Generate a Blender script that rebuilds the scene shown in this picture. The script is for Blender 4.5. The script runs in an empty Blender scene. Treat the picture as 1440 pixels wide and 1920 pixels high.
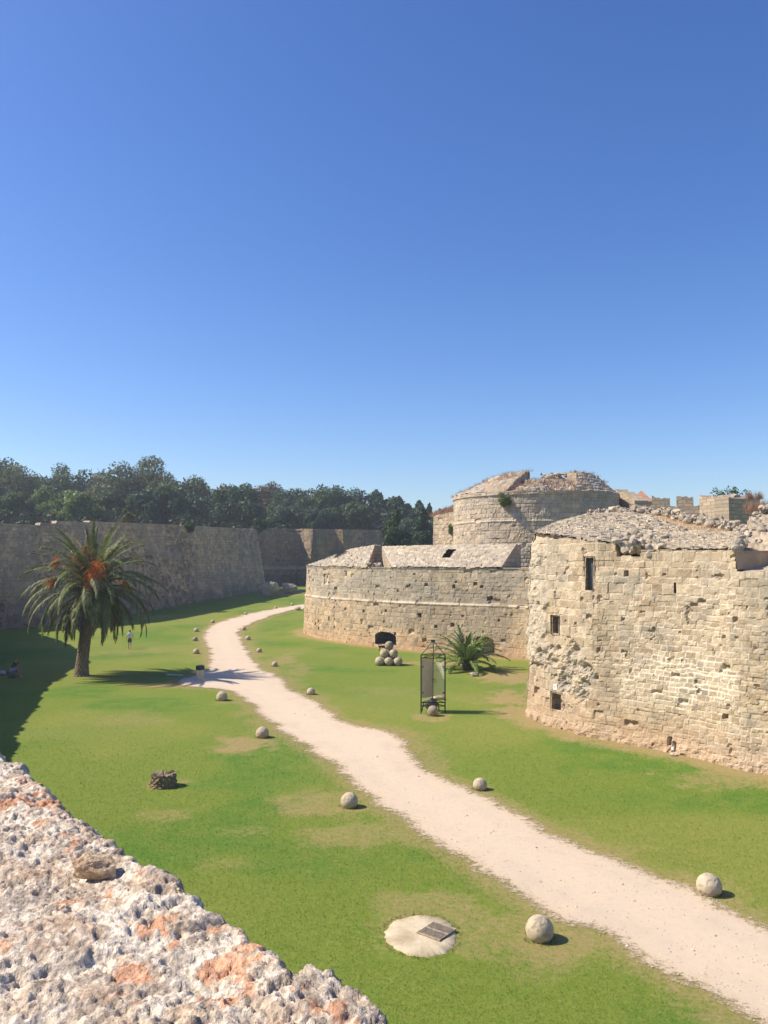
import bpy, bmesh, math, random
import numpy as np
from mathutils import Vector, Matrix, geometry
R = math.radians
random.seed(7)
rng = np.random.default_rng(7)
SC = bpy.context.scene
COL = SC.collection

# ---------------------------------------------------------------- camera, sky, sun
F = 1500.0; PITCH = math.atan(90/1500.0); CZ = 8.0
cd = bpy.data.cameras.new('camera'); cam = bpy.data.objects.new('camera', cd); COL.objects.link(cam)
cd.sensor_fit = 'VERTICAL'; cd.sensor_height = 24; cd.lens = 24*F/1920
cd.clip_start = 0.05; cd.clip_end = 3000
cam.location = (0, 0, CZ); cam.rotation_euler = (R(90)+PITCH, 0, 0)
SC.camera = cam
SUN_EL = R(45); SUN_TO = Vector((-math.cos(R(3))*math.cos(SUN_EL), math.sin(R(3))*math.cos(SUN_EL), math.sin(SUN_EL)))
w = bpy.data.worlds.new('World'); SC.world = w; w.use_nodes = True
nt = w.node_tree; bg = nt.nodes['Background']
sky = nt.nodes.new('ShaderNodeTexSky'); sky.sky_type = 'NISHITA'; sky.sun_disc = False
sky.sun_elevation = SUN_EL; sky.sun_rotation = math.atan2(SUN_TO.x, SUN_TO.y)
sky.altitude = 0; sky.air_density = 1.0; sky.dust_density = 0.7; sky.ozone_density = 4.5
hs = nt.nodes.new('ShaderNodeHueSaturation'); hs.inputs['Saturation'].default_value = 1.22; hs.inputs['Hue'].default_value = .512
nt.links.new(sky.outputs[0], hs.inputs['Color']); nt.links.new(hs.outputs[0], bg.inputs[0]); bg.inputs[1].default_value = 0.113
sl = bpy.data.lights.new('sun', 'SUN'); so = bpy.data.objects.new('sun', sl); COL.objects.link(so)
sl.energy = 4.6; sl.angle = R(0.53); sl.color = (1, .90, .755)
so.rotation_euler = SUN_TO.to_track_quat('Z', 'Y').to_euler()
SC.view_settings.view_transform = 'Standard'; SC.view_settings.look = 'None'
SC.view_settings.exposure = 0.60; SC.view_settings.gamma = 1
SC.cycles.max_bounces = 5; SC.cycles.transparent_max_bounces = 12

HAZE = .00045
# ---------------------------------------------------------------- calibration helpers
SP, CP = math.sin(PITCH), math.cos(PITCH)
def ray(px, py):
    t = (py-960)/F
    return np.array([(px-720)/F, CP+t*SP, SP-t*CP])
def at(px, py, D):
    d = ray(px, py); d = d*(D/d[1]); return np.array([d[0], D, CZ+d[2]])
def proj(P):
    P = np.asarray(P, float); x = P[..., 0]; y = P[..., 1]; z = P[..., 2]-CZ
    f = y*CP+z*SP; u = -y*SP+z*CP
    return 720+F*x/f, 960-F*u/f

# ---------------------------------------------------------------- noise
def _h(ix, iy, iz, seed):
    n = (ix*374761393+iy*668265263+iz*1442695041+seed*974634777) & 0xffffffff
    n = ((n ^ (n >> 13))*1274126177) & 0xffffffff
    n = ((n ^ (n >> 16))*2246822519) & 0xffffffff
    return ((n ^ (n >> 15)) & 0xffffff)/16777215.0
def vnoise(x, y, z, seed=0):
    x, y, z = np.broadcast_arrays(np.asarray(x, float), np.asarray(y, float), np.asarray(z, float))
    fx, fy, fz = np.floor(x), np.floor(y), np.floor(z)
    ix, iy, iz = fx.astype(np.int64), fy.astype(np.int64), fz.astype(np.int64)
    a, b, c = x-fx, y-fy, z-fz
    a = a*a*(3-2*a); b = b*b*(3-2*b); c = c*c*(3-2*c)
    r = 0
    for dx in (0, 1):
        wx = a if dx else 1-a
        for dy in (0, 1):
            wy = b if dy else 1-b
            for dz in (0, 1):
                wz = c if dz else 1-c
                r = r+wx*wy*wz*_h(ix+dx, iy+dy, iz+dz, seed)
    return r
def fbm(x, y, z, s=1.0, o=4, seed=0):
    r = 0; a = .5; t = 0
    for k in range(o):
        r = r+a*vnoise(np.asarray(x)*s, np.asarray(y)*s, np.asarray(z)*s, seed+k*13); t += a; a *= .5; s *= 2.03
    return r/t
def sst(a, b, x):
    t = np.clip((np.asarray(x, float)-a)/(b-a), 0, 1); return t*t*(3-2*t)
def mix(a, b, t):
    t = np.asarray(t)[..., None]; return np.asarray(a)*(1-t)+np.asarray(b)*t
def rgb(*c): return np.array(c, float)

def gz(x, y):
    x = np.asarray(x, float); y = np.asarray(y, float)
    return 2.5*sst(80, 155, y)+.10*(fbm(x, y, 0, .12, 2, 91)-.5)
def gnd(px, py):
    d = ray(px, py); t = CZ/max(-d[2], 1e-4)
    for _ in range(30):
        h = float(gz(d[0]*t, d[1]*t)); t = .5*t+.5*(CZ-h)/max(-d[2], 1e-4)
    return np.array([d[0]*t, d[1]*t, float(gz(d[0]*t, d[1]*t))])

# ---------------------------------------------------------------- mesh helpers
def link(o, parent=None):
    COL.objects.link(o)
    if parent is not None: o.parent = parent
    return o
def tag(o, label=None, cat=None, group=None, kind=None):
    if label: o['label'] = label
    if cat: o['category'] = cat
    if group: o['group'] = group
    if kind: o['kind'] = kind
    return o
def thing(name, label, cat, loc=(0, 0, 0), group=None, rz=0):
    o = bpy.data.objects.new(name, None); o.empty_display_size = .3
    link(o); o.location = tuple(float(v) for v in loc); o.rotation_euler = (0, 0, rz)
    return tag(o, label, cat, group)
def npmesh(name, V, Fa, mat, parent=None, col=None, smooth=False, sub=None):
    """V (n,3), Fa (m,k) array of equal sized faces"""
    V = np.asarray(V, np.float32); Fa = np.asarray(Fa, np.int32)
    if sub is not None: V = V-np.asarray(sub, np.float32)
    me = bpy.data.meshes.new(name); k = Fa.shape[1]; m = Fa.shape[0]
    me.vertices.add(len(V)); me.vertices.foreach_set('co', V.ravel())
    me.loops.add(m*k); me.loops.foreach_set('vertex_index', Fa.ravel())
    me.polygons.add(m); me.polygons.foreach_set('loop_start', np.arange(0, m*k, k, dtype=np.int32))
    me.polygons.foreach_set('loop_total', np.full(m, k, np.int32))
    me.polygons.foreach_set('use_smooth', np.full(m, smooth, bool))
    me.update(calc_edges=True); me.validate()
    if col is not None:
        a = me.color_attributes.new('Col', 'FLOAT_COLOR', 'POINT')
        c = np.ones((len(V), 4), np.float32); c[:, :3] = np.clip(np.asarray(col).reshape(-1, 3), 0, 1)
        a.data.foreach_set('color', c.ravel())
    me.materials.append(mat)
    return link(bpy.data.objects.new(name, me), parent)
def grid(name, P, C, mat, parent=None, mask=None, smooth=False, sub=None):
    nv, nu = P.shape[:2]
    idx = np.arange(nv*nu).reshape(nv, nu)
    q = np.stack([idx[:-1, :-1], idx[:-1, 1:], idx[1:, 1:], idx[1:, :-1]], -1)
    if mask is not None: q = q[mask[:-1, :-1] & mask[1:, 1:] & mask[:-1, 1:] & mask[1:, :-1]]
    q = q.reshape(-1, 4)
    used = np.unique(q); mp = np.full(nv*nu, -1, np.int64); mp[used] = np.arange(len(used))
    return npmesh(name, P.reshape(-1, 3)[used], mp[q], mat, parent, None if C is None else C.reshape(-1, 3)[used], smooth, sub)
class MB:
    def __init__(s): s.v = []; s.f = []
    def add(s, vs, fs):
        n = len(s.v); s.v += [tuple(map(float, v)) for v in vs]; s.f += [tuple(n+i for i in f) for f in fs]
    def box(s, c, d, M=None):
        vs = [Vector((c[0]+sx*d[0]/2, c[1]+sy*d[1]/2, c[2]+sz*d[2]/2)) for sx in (-1, 1) for sy in (-1, 1) for sz in (-1, 1)]
        if M is not None: vs = [M @ v for v in vs]
        s.add(vs, [(0, 1, 3, 2), (4, 6, 7, 5), (0, 4, 5, 1), (2, 3, 7, 6), (0, 2, 6, 4), (1, 5, 7, 3)])
    def tube(s, a, b, r0, r1=None, n=8, cap=True):
        a = Vector(a); b = Vector(b); r1 = r0 if r1 is None else r1
        q = (b-a).to_track_quat('Z', 'Y'); vs = []
        for p, r in ((a, r0), (b, r1)):
            for i in range(n):
                t = 2*math.pi*i/n; vs.append(p+q @ Vector((r*math.cos(t), r*math.sin(t), 0)))
        fs = [(i, (i+1) % n, n+(i+1) % n, n+i) for i in range(n)]
        if cap: fs += [tuple(range(n))[::-1], tuple(range(n, 2*n))]
        s.add(vs, fs)
    def build(s, name, mat, parent=None, smooth=False, sub=None, bevel=0):
        me = bpy.data.meshes.new(name)
        vs = s.v if sub is None else [(v[0]-sub[0], v[1]-sub[1], v[2]-sub[2]) for v in s.v]
        me.from_pydata(vs, [], s.f); me.update(); me.materials.append(mat)
        if smooth: me.polygons.foreach_set('use_smooth', [True]*len(me.polygons))
        o = link(bpy.data.objects.new(name, me), parent)
        if bevel:
            m = o.modifiers.new('b', 'BEVEL'); m.width = bevel; m.segments = 2
        return o

# ---------------------------------------------------------------- materials
def newmat(name):
    m = bpy.data.materials.new(name); m.use_nodes = True; n = m.node_tree
    return m, n, n.nodes['Principled BSDF']
def N(n, t, **k):
    x = n.nodes.new(t)
    for a, b in k.items(): setattr(x, a, b)
    return x
def noise(n, scale, detail=4, rough=.6, src=None):
    x = N(n, 'ShaderNodeTexNoise'); x.inputs['Scale'].default_value = scale; x.inputs['Detail'].default_value = detail
    x.inputs['Roughness'].default_value = rough
    if src is not None: n.links.new(src, x.inputs['Vector'])
    return x
def mapr(n, src, a, b, c, d):
    x = N(n, 'ShaderNodeMapRange'); n.links.new(src, x.inputs[0])
    for i, v in enumerate((a, b, c, d)): x.inputs[i+1].default_value = v
    return x.outputs[0]
def mixc(n, fac, a, b, mode='MIX'):
    x = N(n, 'ShaderNodeMix', data_type='RGBA', blend_type=mode)
    for s, v in ((x.inputs[0], fac), (x.inputs[6], a), (x.inputs[7], b)):
        if hasattr(v, 'is_linked'): n.links.new(v, s)
        elif isinstance(v, (int, float)): s.default_value = v
        else: s.default_value = (v[0], v[1], v[2], 1)
    return x.outputs[2]
def math_(n, op, a, b=None):
    x = N(n, 'ShaderNodeMath', operation=op)
    for s, v in ((x.inputs[0], a), (x.inputs[1], b)):
        if v is None: continue
        if hasattr(v, 'is_linked'): n.links.new(v, s)
        else: s.default_value = v
    return x.outputs[0]
def geo(n): return N(n, 'ShaderNodeNewGeometry').outputs['Position']
def bump(n, bs, h, st, dist):
    b = N(n, 'ShaderNodeBump'); b.inputs['Strength'].default_value = st; b.inputs['Distance'].default_value = dist
    n.links.new(h, b.inputs['Height']); n.links.new(b.outputs[0], bs.inputs['Normal'])
def vcol_mat(name, s1, amp, bst, bd, rough=.92, pos='geo'):
    m, n, b = newmat(name)
    a = N(n, 'ShaderNodeAttribute', attribute_name='Col')
    g = geo(n) if pos == 'geo' else N(n, 'ShaderNodeTexCoord').outputs['Object']
    n1 = noise(n, s1, 5, .65, g); n2 = noise(n, s1*.23, 4, .6, g)
    f = math_(n, 'MULTIPLY', mapr(n, n1.outputs[0], .3, .7, 1-amp, 1+amp), mapr(n, n2.outputs[0], .3, .7, 1-amp*.5, 1+amp*.5))
    c = N(n, 'ShaderNodeVectorMath', operation='SCALE'); n.links.new(a.outputs['Color'], c.inputs[0]); n.links.new(f, c.inputs['Scale'])
    n.links.new(c.outputs[0], b.inputs['Base Color']); b.inputs['Roughness'].default_value = rough
    b.inputs['Specular IOR Level'].default_value = .2
    bump(n, b, n1.outputs[0], bst, bd)
    return m
def flat_mat(name, c, rough=.8, amp=.15, scale=8, metal=0, bst=.3, bd=.01, c2=None):
    m, n, b = newmat(name); g = N(n, 'ShaderNodeTexCoord').outputs['Object']
    x = noise(n, scale, 4, .6, g)
    if c2 is None: c2 = [min(1, v*(1+amp)) for v in c]; c1 = [v*(1-amp) for v in c]
    else: c1 = c
    n.links.new(mixc(n, mapr(n, x.outputs[0], .35, .65, 0, 1), c1, c2), b.inputs['Base Color'])
    b.inputs['Roughness'].default_value = rough; b.inputs['Metallic'].default_value = metal
    b.inputs['Specular IOR Level'].default_value = .25
    if bst: bump(n, b, x.outputs[0], bst, bd)
    return m
M_WALL = vcol_mat('masonry', 14, .20, .7, .03)
M_ROOF = vcol_mat('stone_slabs', 9, .22, .7, .04)
M_ROCK = vcol_mat('rock', 6, .22, .9, .05)
M_LIME = vcol_mat('weathered_limestone', 70, .42, 1.0, .016)
M_LEAF = None
def leaf_mat(name, rough=.55, tr=.35):
    m, n, b = newmat(name)
    a = N(n, 'ShaderNodeAttribute', attribute_name='Col')
    n.links.new(a.outputs['Color'], b.inputs['Base Color']); b.inputs['Roughness'].default_value = rough
    b.inputs['Specular IOR Level'].default_value = .25
    t = N(n, 'ShaderNodeBsdfTranslucent'); n.links.new(a.outputs['Color'], t.inputs[0])
    mx = N(n, 'ShaderNodeMixShader'); mx.inputs[0].default_value = tr
    n.links.new(b.outputs[0], mx.inputs[1]); n.links.new(t.outputs[0], mx.inputs[2])
    n.links.new(mx.outputs[0], n.nodes['Material Output'].inputs[0]); return m
M_LEAF = leaf_mat('foliage'); M_FROND = leaf_mat('palm_leaf', .55, .25); M_DRY = leaf_mat('dry_grass', .9, .3)
M_BARK = flat_mat('bark', (.13, .095, .065), .95, .3, 6, bst=.8, bd=.04)
M_BALL = vcol_mat('stone_ball', 30, .12, .5, .01, pos='obj')
M_METAL = flat_mat('green_painted_metal', (.028, .045, .026), .5, .2, 20, bst=.1)
M_GREY = flat_mat('grey_shutter', (.13, .12, .11), .7, .15, 10)
M_DARK = flat_mat('dark_interior', (.16, .15, .12), .95, .3, 3)

def stone_shader():
    m, n, b = newmat('coursed_stone'); g = geo(n)
    sx = N(n, 'ShaderNodeSeparateXYZ'); n.links.new(g, sx.inputs[0])
    cx = N(n, 'ShaderNodeCombineXYZ')
    n.links.new(math_(n, 'ADD', sx.outputs[0], math_(n, 'MULTIPLY', sx.outputs[1], .8)), cx.inputs[0]); n.links.new(sx.outputs[2], cx.inputs[1])
    wn = noise(n, 1.3, 3, .5, g)
    ad = N(n, 'ShaderNodeVectorMath', operation='MULTIPLY_ADD'); n.links.new(wn.outputs['Color'], ad.inputs[0]); ad.inputs[1].default_value = (.22, .22, 0); n.links.new(cx.outputs[0], ad.inputs[2])
    br = N(n, 'ShaderNodeTexBrick'); n.links.new(ad.outputs[0], br.inputs[0])
    br.inputs['Color1'].default_value = (.52, .41, .28, 1); br.inputs['Color2'].default_value = (.36, .29, .205, 1); br.inputs['Mortar'].default_value = (.24, .18, .12, 1)
    br.inputs['Scale'].default_value = 1; br.inputs['Mortar Size'].default_value = .018; br.inputs['Brick Width'].default_value = .6; br.inputs['Row Height'].default_value = .36
    n1 = noise(n, 7, 5, .65, g)
    c = mixc(n, 1.0, br.outputs['Color'], mixc(n, n1.outputs[0], (.45, .45, .45), (1.4, 1.38, 1.34)), 'MULTIPLY')
    n.links.new(c, b.inputs['Base Color']); b.inputs['Roughness'].default_value = .93
    h = math_(n, 'SUBTRACT', n1.outputs[0], br.outputs['Fac'])
    bump(n, b, h, .8, .04); return m
M_STONE = stone_shader()
M_SOIL = flat_mat('dry_soil', (.36, .25, .15), .95, .2, 1.2, bst=.8, bd=.08, c2=(.50, .37, .235))

# ---------------------------------------------------------------- masonry
TAN = rgb(.475, .368, .238); LIGHT = rgb(.60, .490, .345); GREY = rgb(.30, .265, .21); BROWN = rgb(.34, .245, .155); SOIL = rgb(.46, .29, .16)
def masonry(U, Z, seed, ch, bw, joint=.022, warp=.05):
    r = np.random.default_rng(seed)
    wu = U+warp*2*(fbm(U, Z, 0, .9, 3, seed+1)-.5)+warp*(vnoise(U*3, Z*3, 1, seed+2)-.5)
    wz = Z+warp*2.2*(fbm(U, Z, 0, .5, 3, seed+3)-.5)+warp*.8*(vnoise(U*3, Z*3, 2, seed+4)-.5)
    z0, z1 = wz.min()-1, wz.max()+1
    hs = ch*r.uniform(.72, 1.32, int((z1-z0)/ch*1.5)+5); ze = z0+np.concatenate([[0], np.cumsum(hs)])
    ci = np.clip(np.searchsorted(ze, wz)-1, 0, len(ze)-2)
    dv = np.minimum(wz-ze[ci], ze[ci+1]-wz)
    du = np.zeros_like(wu); bi = np.zeros(wu.shape, np.int64)
    u0, u1 = wu.min()-2, wu.max()+2
    for c in np.unique(ci):
        ws = bw*r.uniform(.55, 1.6, int((u1-u0)/bw*1.6)+8); ue = u0+np.concatenate([[0], np.cumsum(ws)])
        m = ci == c; x = wu[m]; k = np.clip(np.searchsorted(ue, x)-1, 0, len(ue)-2)
        bi[m] = k; du[m] = np.minimum(x-ue[k], ue[k+1]-x)
    d = np.minimum(du, dv)
    j = 1-sst(joint*.3, joint*1.6, d)
    one = np.ones_like(bi)
    return j, _h(ci.astype(np.int64), bi, one, seed), _h(ci.astype(np.int64), bi, one*2, seed), _h(ci.astype(np.int64), bi, one*3, seed), d
def stone_style(U, Z, P, seed, ch, bw, ground=0, joint=.022, warp=.05, rough=.03, holes=.985, mortar=.25, grey=.5, base_soil=1.3, relief=.04, jd=.8):
    j, r1, r2, r3, d = masonry(U, Z, seed, ch, bw, joint, warp)
    big = fbm(U, Z, 0, .22, 4, seed+20); med = fbm(U, Z, 0, 1.4, 4, seed+21); fine = fbm(U, Z, 0, 6, 3, seed+22)
    c = mix(TAN, LIGHT, np.clip(r1*1.1-.35, 0, 1)*.8)
    c = mix(c, BROWN, np.clip(.35-r1, 0, 1)*1.5)
    c = mix(c, GREY, sst(.52, .68, med)*grey*(.4+.6*r2))
    c = mix(c, GREY*1.15, sst(.5, .64, big)*grey*.7)
    c = c*(0.80+.40*fine[..., None])
    lm = sst(.50, .58, fbm(U, Z, 3, .35, 3, seed+23)+.15*(vnoise(U*2, Z*2, 0, seed)-.5))*mortar*2
    jc = mix(c*.62, rgb(.68, .58, .44), np.clip(lm, 0, 1))
    c = mix(c, jc, j*jd); c = c*(.80+.30*_h((r1*9999).astype(np.int64), (r2*9999).astype(np.int64), (r3*99).astype(np.int64), 7))[..., None]
    if base_soil:
        c = mix(c, rgb(.47, .31, .185), (1-sst(.1, base_soil*2, Z-ground+(med-.5)*1.6))*.55)
    disp = -rough*.8*j*(jd+.2)+(r2-.5)*relief+(fine-.5)*rough*1.2+(med-.5)*rough*2
    hole = sst(holes-.003, holes+.003, r3)*(1-j)
    disp = disp-.16*hole
    ch2 = sst(.74, .80, fbm(U, Z, 5, 2.6, 3, seed+30))
    disp = disp-.10*ch2
    return disp, c
def chaikin(p, n=2):
    p = np.asarray(p, float)
    for _ in range(n):
        q = .75*p[:-1]+.25*p[1:]; s = .25*p[:-1]+.75*p[1:]
        p = np.concatenate([p[:1], np.stack([q, s], 1).reshape(-1, p.shape[1]), p[-1:]])
    return p
def plan(pts, step, smooth=0):
    p = np.asarray(pts, float)
    if smooth: p = chaikin(p, smooth)
    s = np.concatenate([[0], np.cumsum(np.linalg.norm(np.diff(p[:, :2], axis=0), axis=1))])
    n = int(s[-1]/step)+1; u = np.linspace(0, s[-1], n)
    q = np.stack([np.interp(u, s, p[:, k]) for k in range(p.shape[1])], 1)
    t = np.gradient(q[:, :2], axis=0); t /= np.linalg.norm(t, axis=1)[:, None]
    nr = np.stack([t[:, 1], -t[:, 0]], 1)
    return q, u, nr
def wall_surf(pts, ztop, step, batter, smooth=0, vstep=None, zbot=None):
    q, u, nr = plan(pts, step, smooth)
    zt = ztop(q, u) if callable(ztop) else np.full(len(u), float(ztop))
    zb = (gz(q[:, 0], q[:, 1])-.35) if zbot is None else np.full(len(u), float(zbot))
    nv = int((zt.max()-zb.min())/(vstep or step))+1
    t = np.linspace(0, 1, nv)[:, None]
    Z = zb[None]+(zt-zb)[None]*t
    off = -batter*(Z-zb[None])
    P = np.stack([q[None, :, 0]+nr[None, :, 0]*off, q[None, :, 1]+nr[None, :, 1]*off, Z], -1)
    U = np.broadcast_to(u[None], Z.shape).copy()
    return dict(P=P, U=U, Z=Z, n=nr, q=q, u=u, zt=zt, zb=zb)
def displace(S, d):
    P = S['P'].copy(); P[..., 0] += S['n'][None, :, 0]*d; P[..., 1] += S['n'][None, :, 1]*d; return P
def zfor(q, px, py):
    """height that puts the top of the column q at image row py(px)"""
    X, _ = proj(np.stack([q[:, 0], q[:, 1], np.full(len(q), 8.0)], 1))
    row = np.interp(X, px, py); t = (row-960)/F
    return CZ+q[:, 1]*(SP-t*CP)/(CP+t*SP)
def hit(S, px, py):
    X, Y = proj(S['P']); back = (S['n'][None, :, 0]*S['P'][..., 0]+S['n'][None, :, 1]*S['P'][..., 1]) > -.02*S['P'][..., 1]; k = np.argmin((X-px)**2+(Y-py)**2+1e7*back); return np.unravel_index(k, X.shape)
def pxmask(S, x0, y0, x1, y1):
    i0, j0 = hit(S, x0, y1); i1, j1 = hit(S, x1, y0)
    m = np.zeros(S['U'].shape, bool); m[i0:i1+1, j0:j1+1] = True; return m, (i0, j0, i1, j1)
def recess(S, box, depth, name, parent, mat, arch=0, sub=None, pad=.07, back=None):
    i0, j0, i1, j1 = box; jm = (j0+j1)//2
    n = np.array([S['n'][jm, 0], S['n'][jm, 1], 0]); a = S['P'][i0, j0]; b = S['P'][i0, j1]; z0 = a[2]; z1 = S['P'][i1, jm][2]
    t = (b-a); t[2] = 0; L = np.linalg.norm(t); t /= L; c = (a+b)/2
    o = MB(); hw = L/2+pad
    if arch:
        prof = [(-hw, z0-pad), (-hw, z1-arch+pad)]+[(-hw*math.cos(math.pi*k/10), z1-arch+pad+arch*math.sin(math.pi*k/10)) for k in range(1, 10)]+[(hw, z1-arch+pad), (hw, z0-pad)]
    else: prof = [(-hw, z0-pad), (-hw, z1+pad), (hw, z1+pad), (hw, z0-pad)]
    fr = [c+t*x+n*(-.04) for x, z in prof]; bk = [c+t*x-n*depth for x, z in prof]
    for k, (x, z) in enumerate(prof): fr[k] = np.array([fr[k][0], fr[k][1], z]); bk[k] = np.array([bk[k][0], bk[k][1], z])
    m = len(prof); o.add(list(fr)+list(bk), [(k, (k+1) % m, m+(k+1) % m, m+k) for k in range(m)]+[tuple(range(m, 2*m))])
    ob = o.build(name, mat, parent, sub=sub)
    return ob, c, t, n, z0, z1, hw

# ================================================================ GROUND + PATH
RE = [(1440,1751),(1358,1684),(1271,1655),(1183,1626),(1125,1594),(1055,1573),(1008,1544),(950,1509),(880,1477),(822,1451),(787,1433),(769,1404),(757,1378),(717,1369),(658,1358),(628,1340),(600,1317),(571,1304),(542,1292),(540,1277),(517,1265),(487,1250),(473,1231),(467,1219),(454,1198),(446,1183),(479,1167),(529,1149),(562,1142)]
LE = [(562,1134),(550,1136),(508,1143),(467,1150),(425,1162),(392,1173),(379,1187),(383,1208),(390,1227),(389,1242),(383,1258),(362,1268),(330,1276),(322,1283),(342,1287),(383,1290),(425,1296),(454,1310),(477,1335),(508,1356),(529,1377),(560,1396),(600,1422),(647,1457),(682,1497),(746,1538),(816,1585),(874,1620),(927,1661),(1020,1713),(1043,1731),(1096,1742),(1154,1772),(1212,1812),(1271,1842),(1329,1871),(1399,1917)]
re = [gnd(*p)[:2] for p in RE]; le = [gnd(*p)[:2] for p in LE]
d = re[0]-re[1]; re = [re[0]+np.array([5.5, -6.0]), re[0]+np.array([2.2, -2.2])]+re
le = le+[le[-1]+np.array([2.0, -2.4]), le[-1]+np.array([5.0, -6.2])]
# behind the bastion the path goes on
re += [np.array([-4.0, 119.0])]; le = [np.array([-4.0, 124.0])]+le
outline = np.array(re+le)
def dense(p, step, closed=True):
    out = []
    n = len(p)
    for i in range(n if closed else n-1):
        a, b = p[i], p[(i+1) % n]; k = max(1, int(np.linalg.norm(b-a)/step))
        for q in range(k): out.append(a+(b-a)*q/k)
    return np.array(out)
sm = chaikin(np.concatenate([outline, outline[:1]]), 2)[:-1]
dn = dense(sm, .16)
tt = np.roll(dn, -1, 0)-np.roll(dn, 1, 0); tt /= np.linalg.norm(tt, axis=1)[:, None]+1e-9
amp = .18+.004*dn[:, 1]
dn = dn+np.stack([-tt[:, 1], tt[:, 0]], 1)*((fbm(dn[:, 0], dn[:, 1], 0, 1.5, 4, 5)-.5)*2.2*amp)[:, None]
def poly_dist(x, y, poly, closed=True):
    best = np.full(x.shape, 1e9); n = len(poly)
    for i in range(n if closed else n-1):
        a = poly[i]; b = poly[(i+1) % n]; ab = b-a; L = ab @ ab+1e-9
        t = np.clip(((x-a[0])*ab[0]+(y-a[1])*ab[1])/L, 0, 1)
        best = np.minimum(best, (x-a[0]-t*ab[0])**2+(y-a[1]-t*ab[1])**2)
    return np.sqrt(best)
def inside(x, y, poly):
    r = np.zeros(x.shape, bool); n = len(poly)
    for i in range(n):
        a = poly[i]; b = poly[(i+1) % n]
        if a[1] == b[1]: continue
        c = ((a[1] > y) != (b[1] > y)) & (x < (b[0]-a[0])*(y-a[1])/(b[1]-a[1])+a[0]); r ^= c
    return r

# plans of the walls (world metres)
NEAR_B = [gnd(982,1343)[:2]+np.array([2.5, 6]), gnd(982,1343)[:2], gnd(1018,1359)[:2], gnd(1055,1368)[:2], gnd(1101,1382)[:2], gnd(1147,1389)[:2], gnd(1211,1402)[:2], gnd(1257,1411)[:2], gnd(1321,1425)[:2], gnd(1376,1441)[:2], gnd(1440,1453)[:2], gnd(1440,1453)[:2]+np.array([6.0, -7.6])]
MID_B = [np.array([-4.0, 104.]), gnd(566,1183)[:2], gnd(578,1192)[:2], gnd(627,1202)[:2], gnd(679,1209)[:2], gnd(707,1212)[:2], gnd(755,1218)[:2], gnd(818,1223)[:2], gnd(922,1230)[:2], gnd(984,1235)[:2], gnd(984,1235)[:2]+np.array([7, -7.0])]
FAR1 = [np.array([-51., 84.5]), gnd(120,1172)[:2], gnd(285,1145)[:2], gnd(400,1125)[:2], gnd(500,1107)[:2]]
NEARL = [np.array([-3.6, 5.3]), np.array([-12.0, 17.5]), np.array([-22.0, 33.5]), np.array([-31.0, 57.]), np.array([-31.9, 65.5]), np.array([-39.5, 78.]), np.array([-48., 89.]), np.array([-52., 95.])]

gx = np.concatenate([np.linspace(-600, -62, 26)[:-1], np.linspace(-62, 34, 400), np.linspace(34, 600, 28)[1:]])
gy = np.concatenate([np.linspace(-60, 6, 12)[:-1], np.geomspace(6, 60, 280)[:-1], np.linspace(60, 180, 200), np.linspace(180, 900, 30)[1:]])
X, Y = np.meshgrid(gx, gy); Zg = gz(X, Y)
PX, PY = proj(np.stack([X, np.maximum(Y, .5), Zg], -1))
near = (X > -62) & (X < 34) & (Y > 4) & (Y < 180)
dpath = np.full(X.shape, 50.)
dpath[near] = poly_dist(X[near], Y[near], sm[::2])
dwall = np.full(X.shape, 50.)
for pl in (NEAR_B, MID_B): dwall[near] = np.minimum(dwall[near], poly_dist(X[near], Y[near], pl, False))
dirt = np.zeros(X.shape)
nz = fbm(X, Y, 0, .5, 4, 40); nz2 = fbm(X, Y, 0, 1.7, 3, 44)
dirt = np.maximum(dirt, (1-sst(.05, .9+1.6*sst(.45, .65, nz), dpath))*.72)
dirt = np.maximum(dirt, (1-sst(.5, 1.9, dwall+(nz2-.5)*1.5))*1.0)
def gpatch(px, py, rx, ry, a, sh=.6):
    global dirt
    c = gnd(px, py); e = np.sqrt(((X-c[0])/rx)**2+((Y-c[1])/ry)**2)+(nz2-.5)*1.3+(nz-.5)*.6
    dirt = np.maximum(dirt, a*(1-sst(sh, 1.25, e)))
BALLS = [(1330,1658,50,'at the right edge of the path, biggest in the lawn by the near bastion'),(1012,1740,57,'large stone ball nearest the camera beside the drain'),(900,1470,29,''),(655,1500,36,''),(583,1296,17,''),(492,1373,27,''),(416,1305,23,''),(377,1252,15,''),(515,1245,12,''),(486,1219,11,''),(465,1196,11,''),(457,1178,10,''),(368,1221,13,''),(366,1198,11,''),(368,1181,10,''),(399,1165,8,''),(461,1150,7,''),(517,1139,6.5,''),(548,1133,6.5,'')]
for b in BALLS: 
    gpatch(b[0]+2, b[1]+b[2]*.5, .45+b[2]*.009, .5+b[2]*.018, .75, .2)
gpatch(960,1268,2.4,3.2,1.0); gpatch(962,1310,1.6,3.2,1.0); gpatch(975,1335,1.5,2,1.)
gpatch(455,1396,1.3,1.9,.95); gpatch(590,1510,1.5,1.6,.7); gpatch(650,1565,1.6,1.1,.62); gpatch(310,1470,.8,.9,.6); gpatch(790,1712,1.5,1.2,.62); gpatch(840,1760,1.6,.8,.55)
gpatch(530,1238,1.2,5.0,.75); gpatch(345,1285,3.5,.9,.95); gpatch(245,1348,2.0,2.,.42); gpatch(300,1530,1.2,.8,.5); gpatch(535,1113,4,7,.7); gpatch(255,1222,4,3,.42); gpatch(830,1243,3,1.6,.85); gpatch(560,1255,1.0,4,.6); gpatch(545,1290,1.,1.5,.6)
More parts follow.
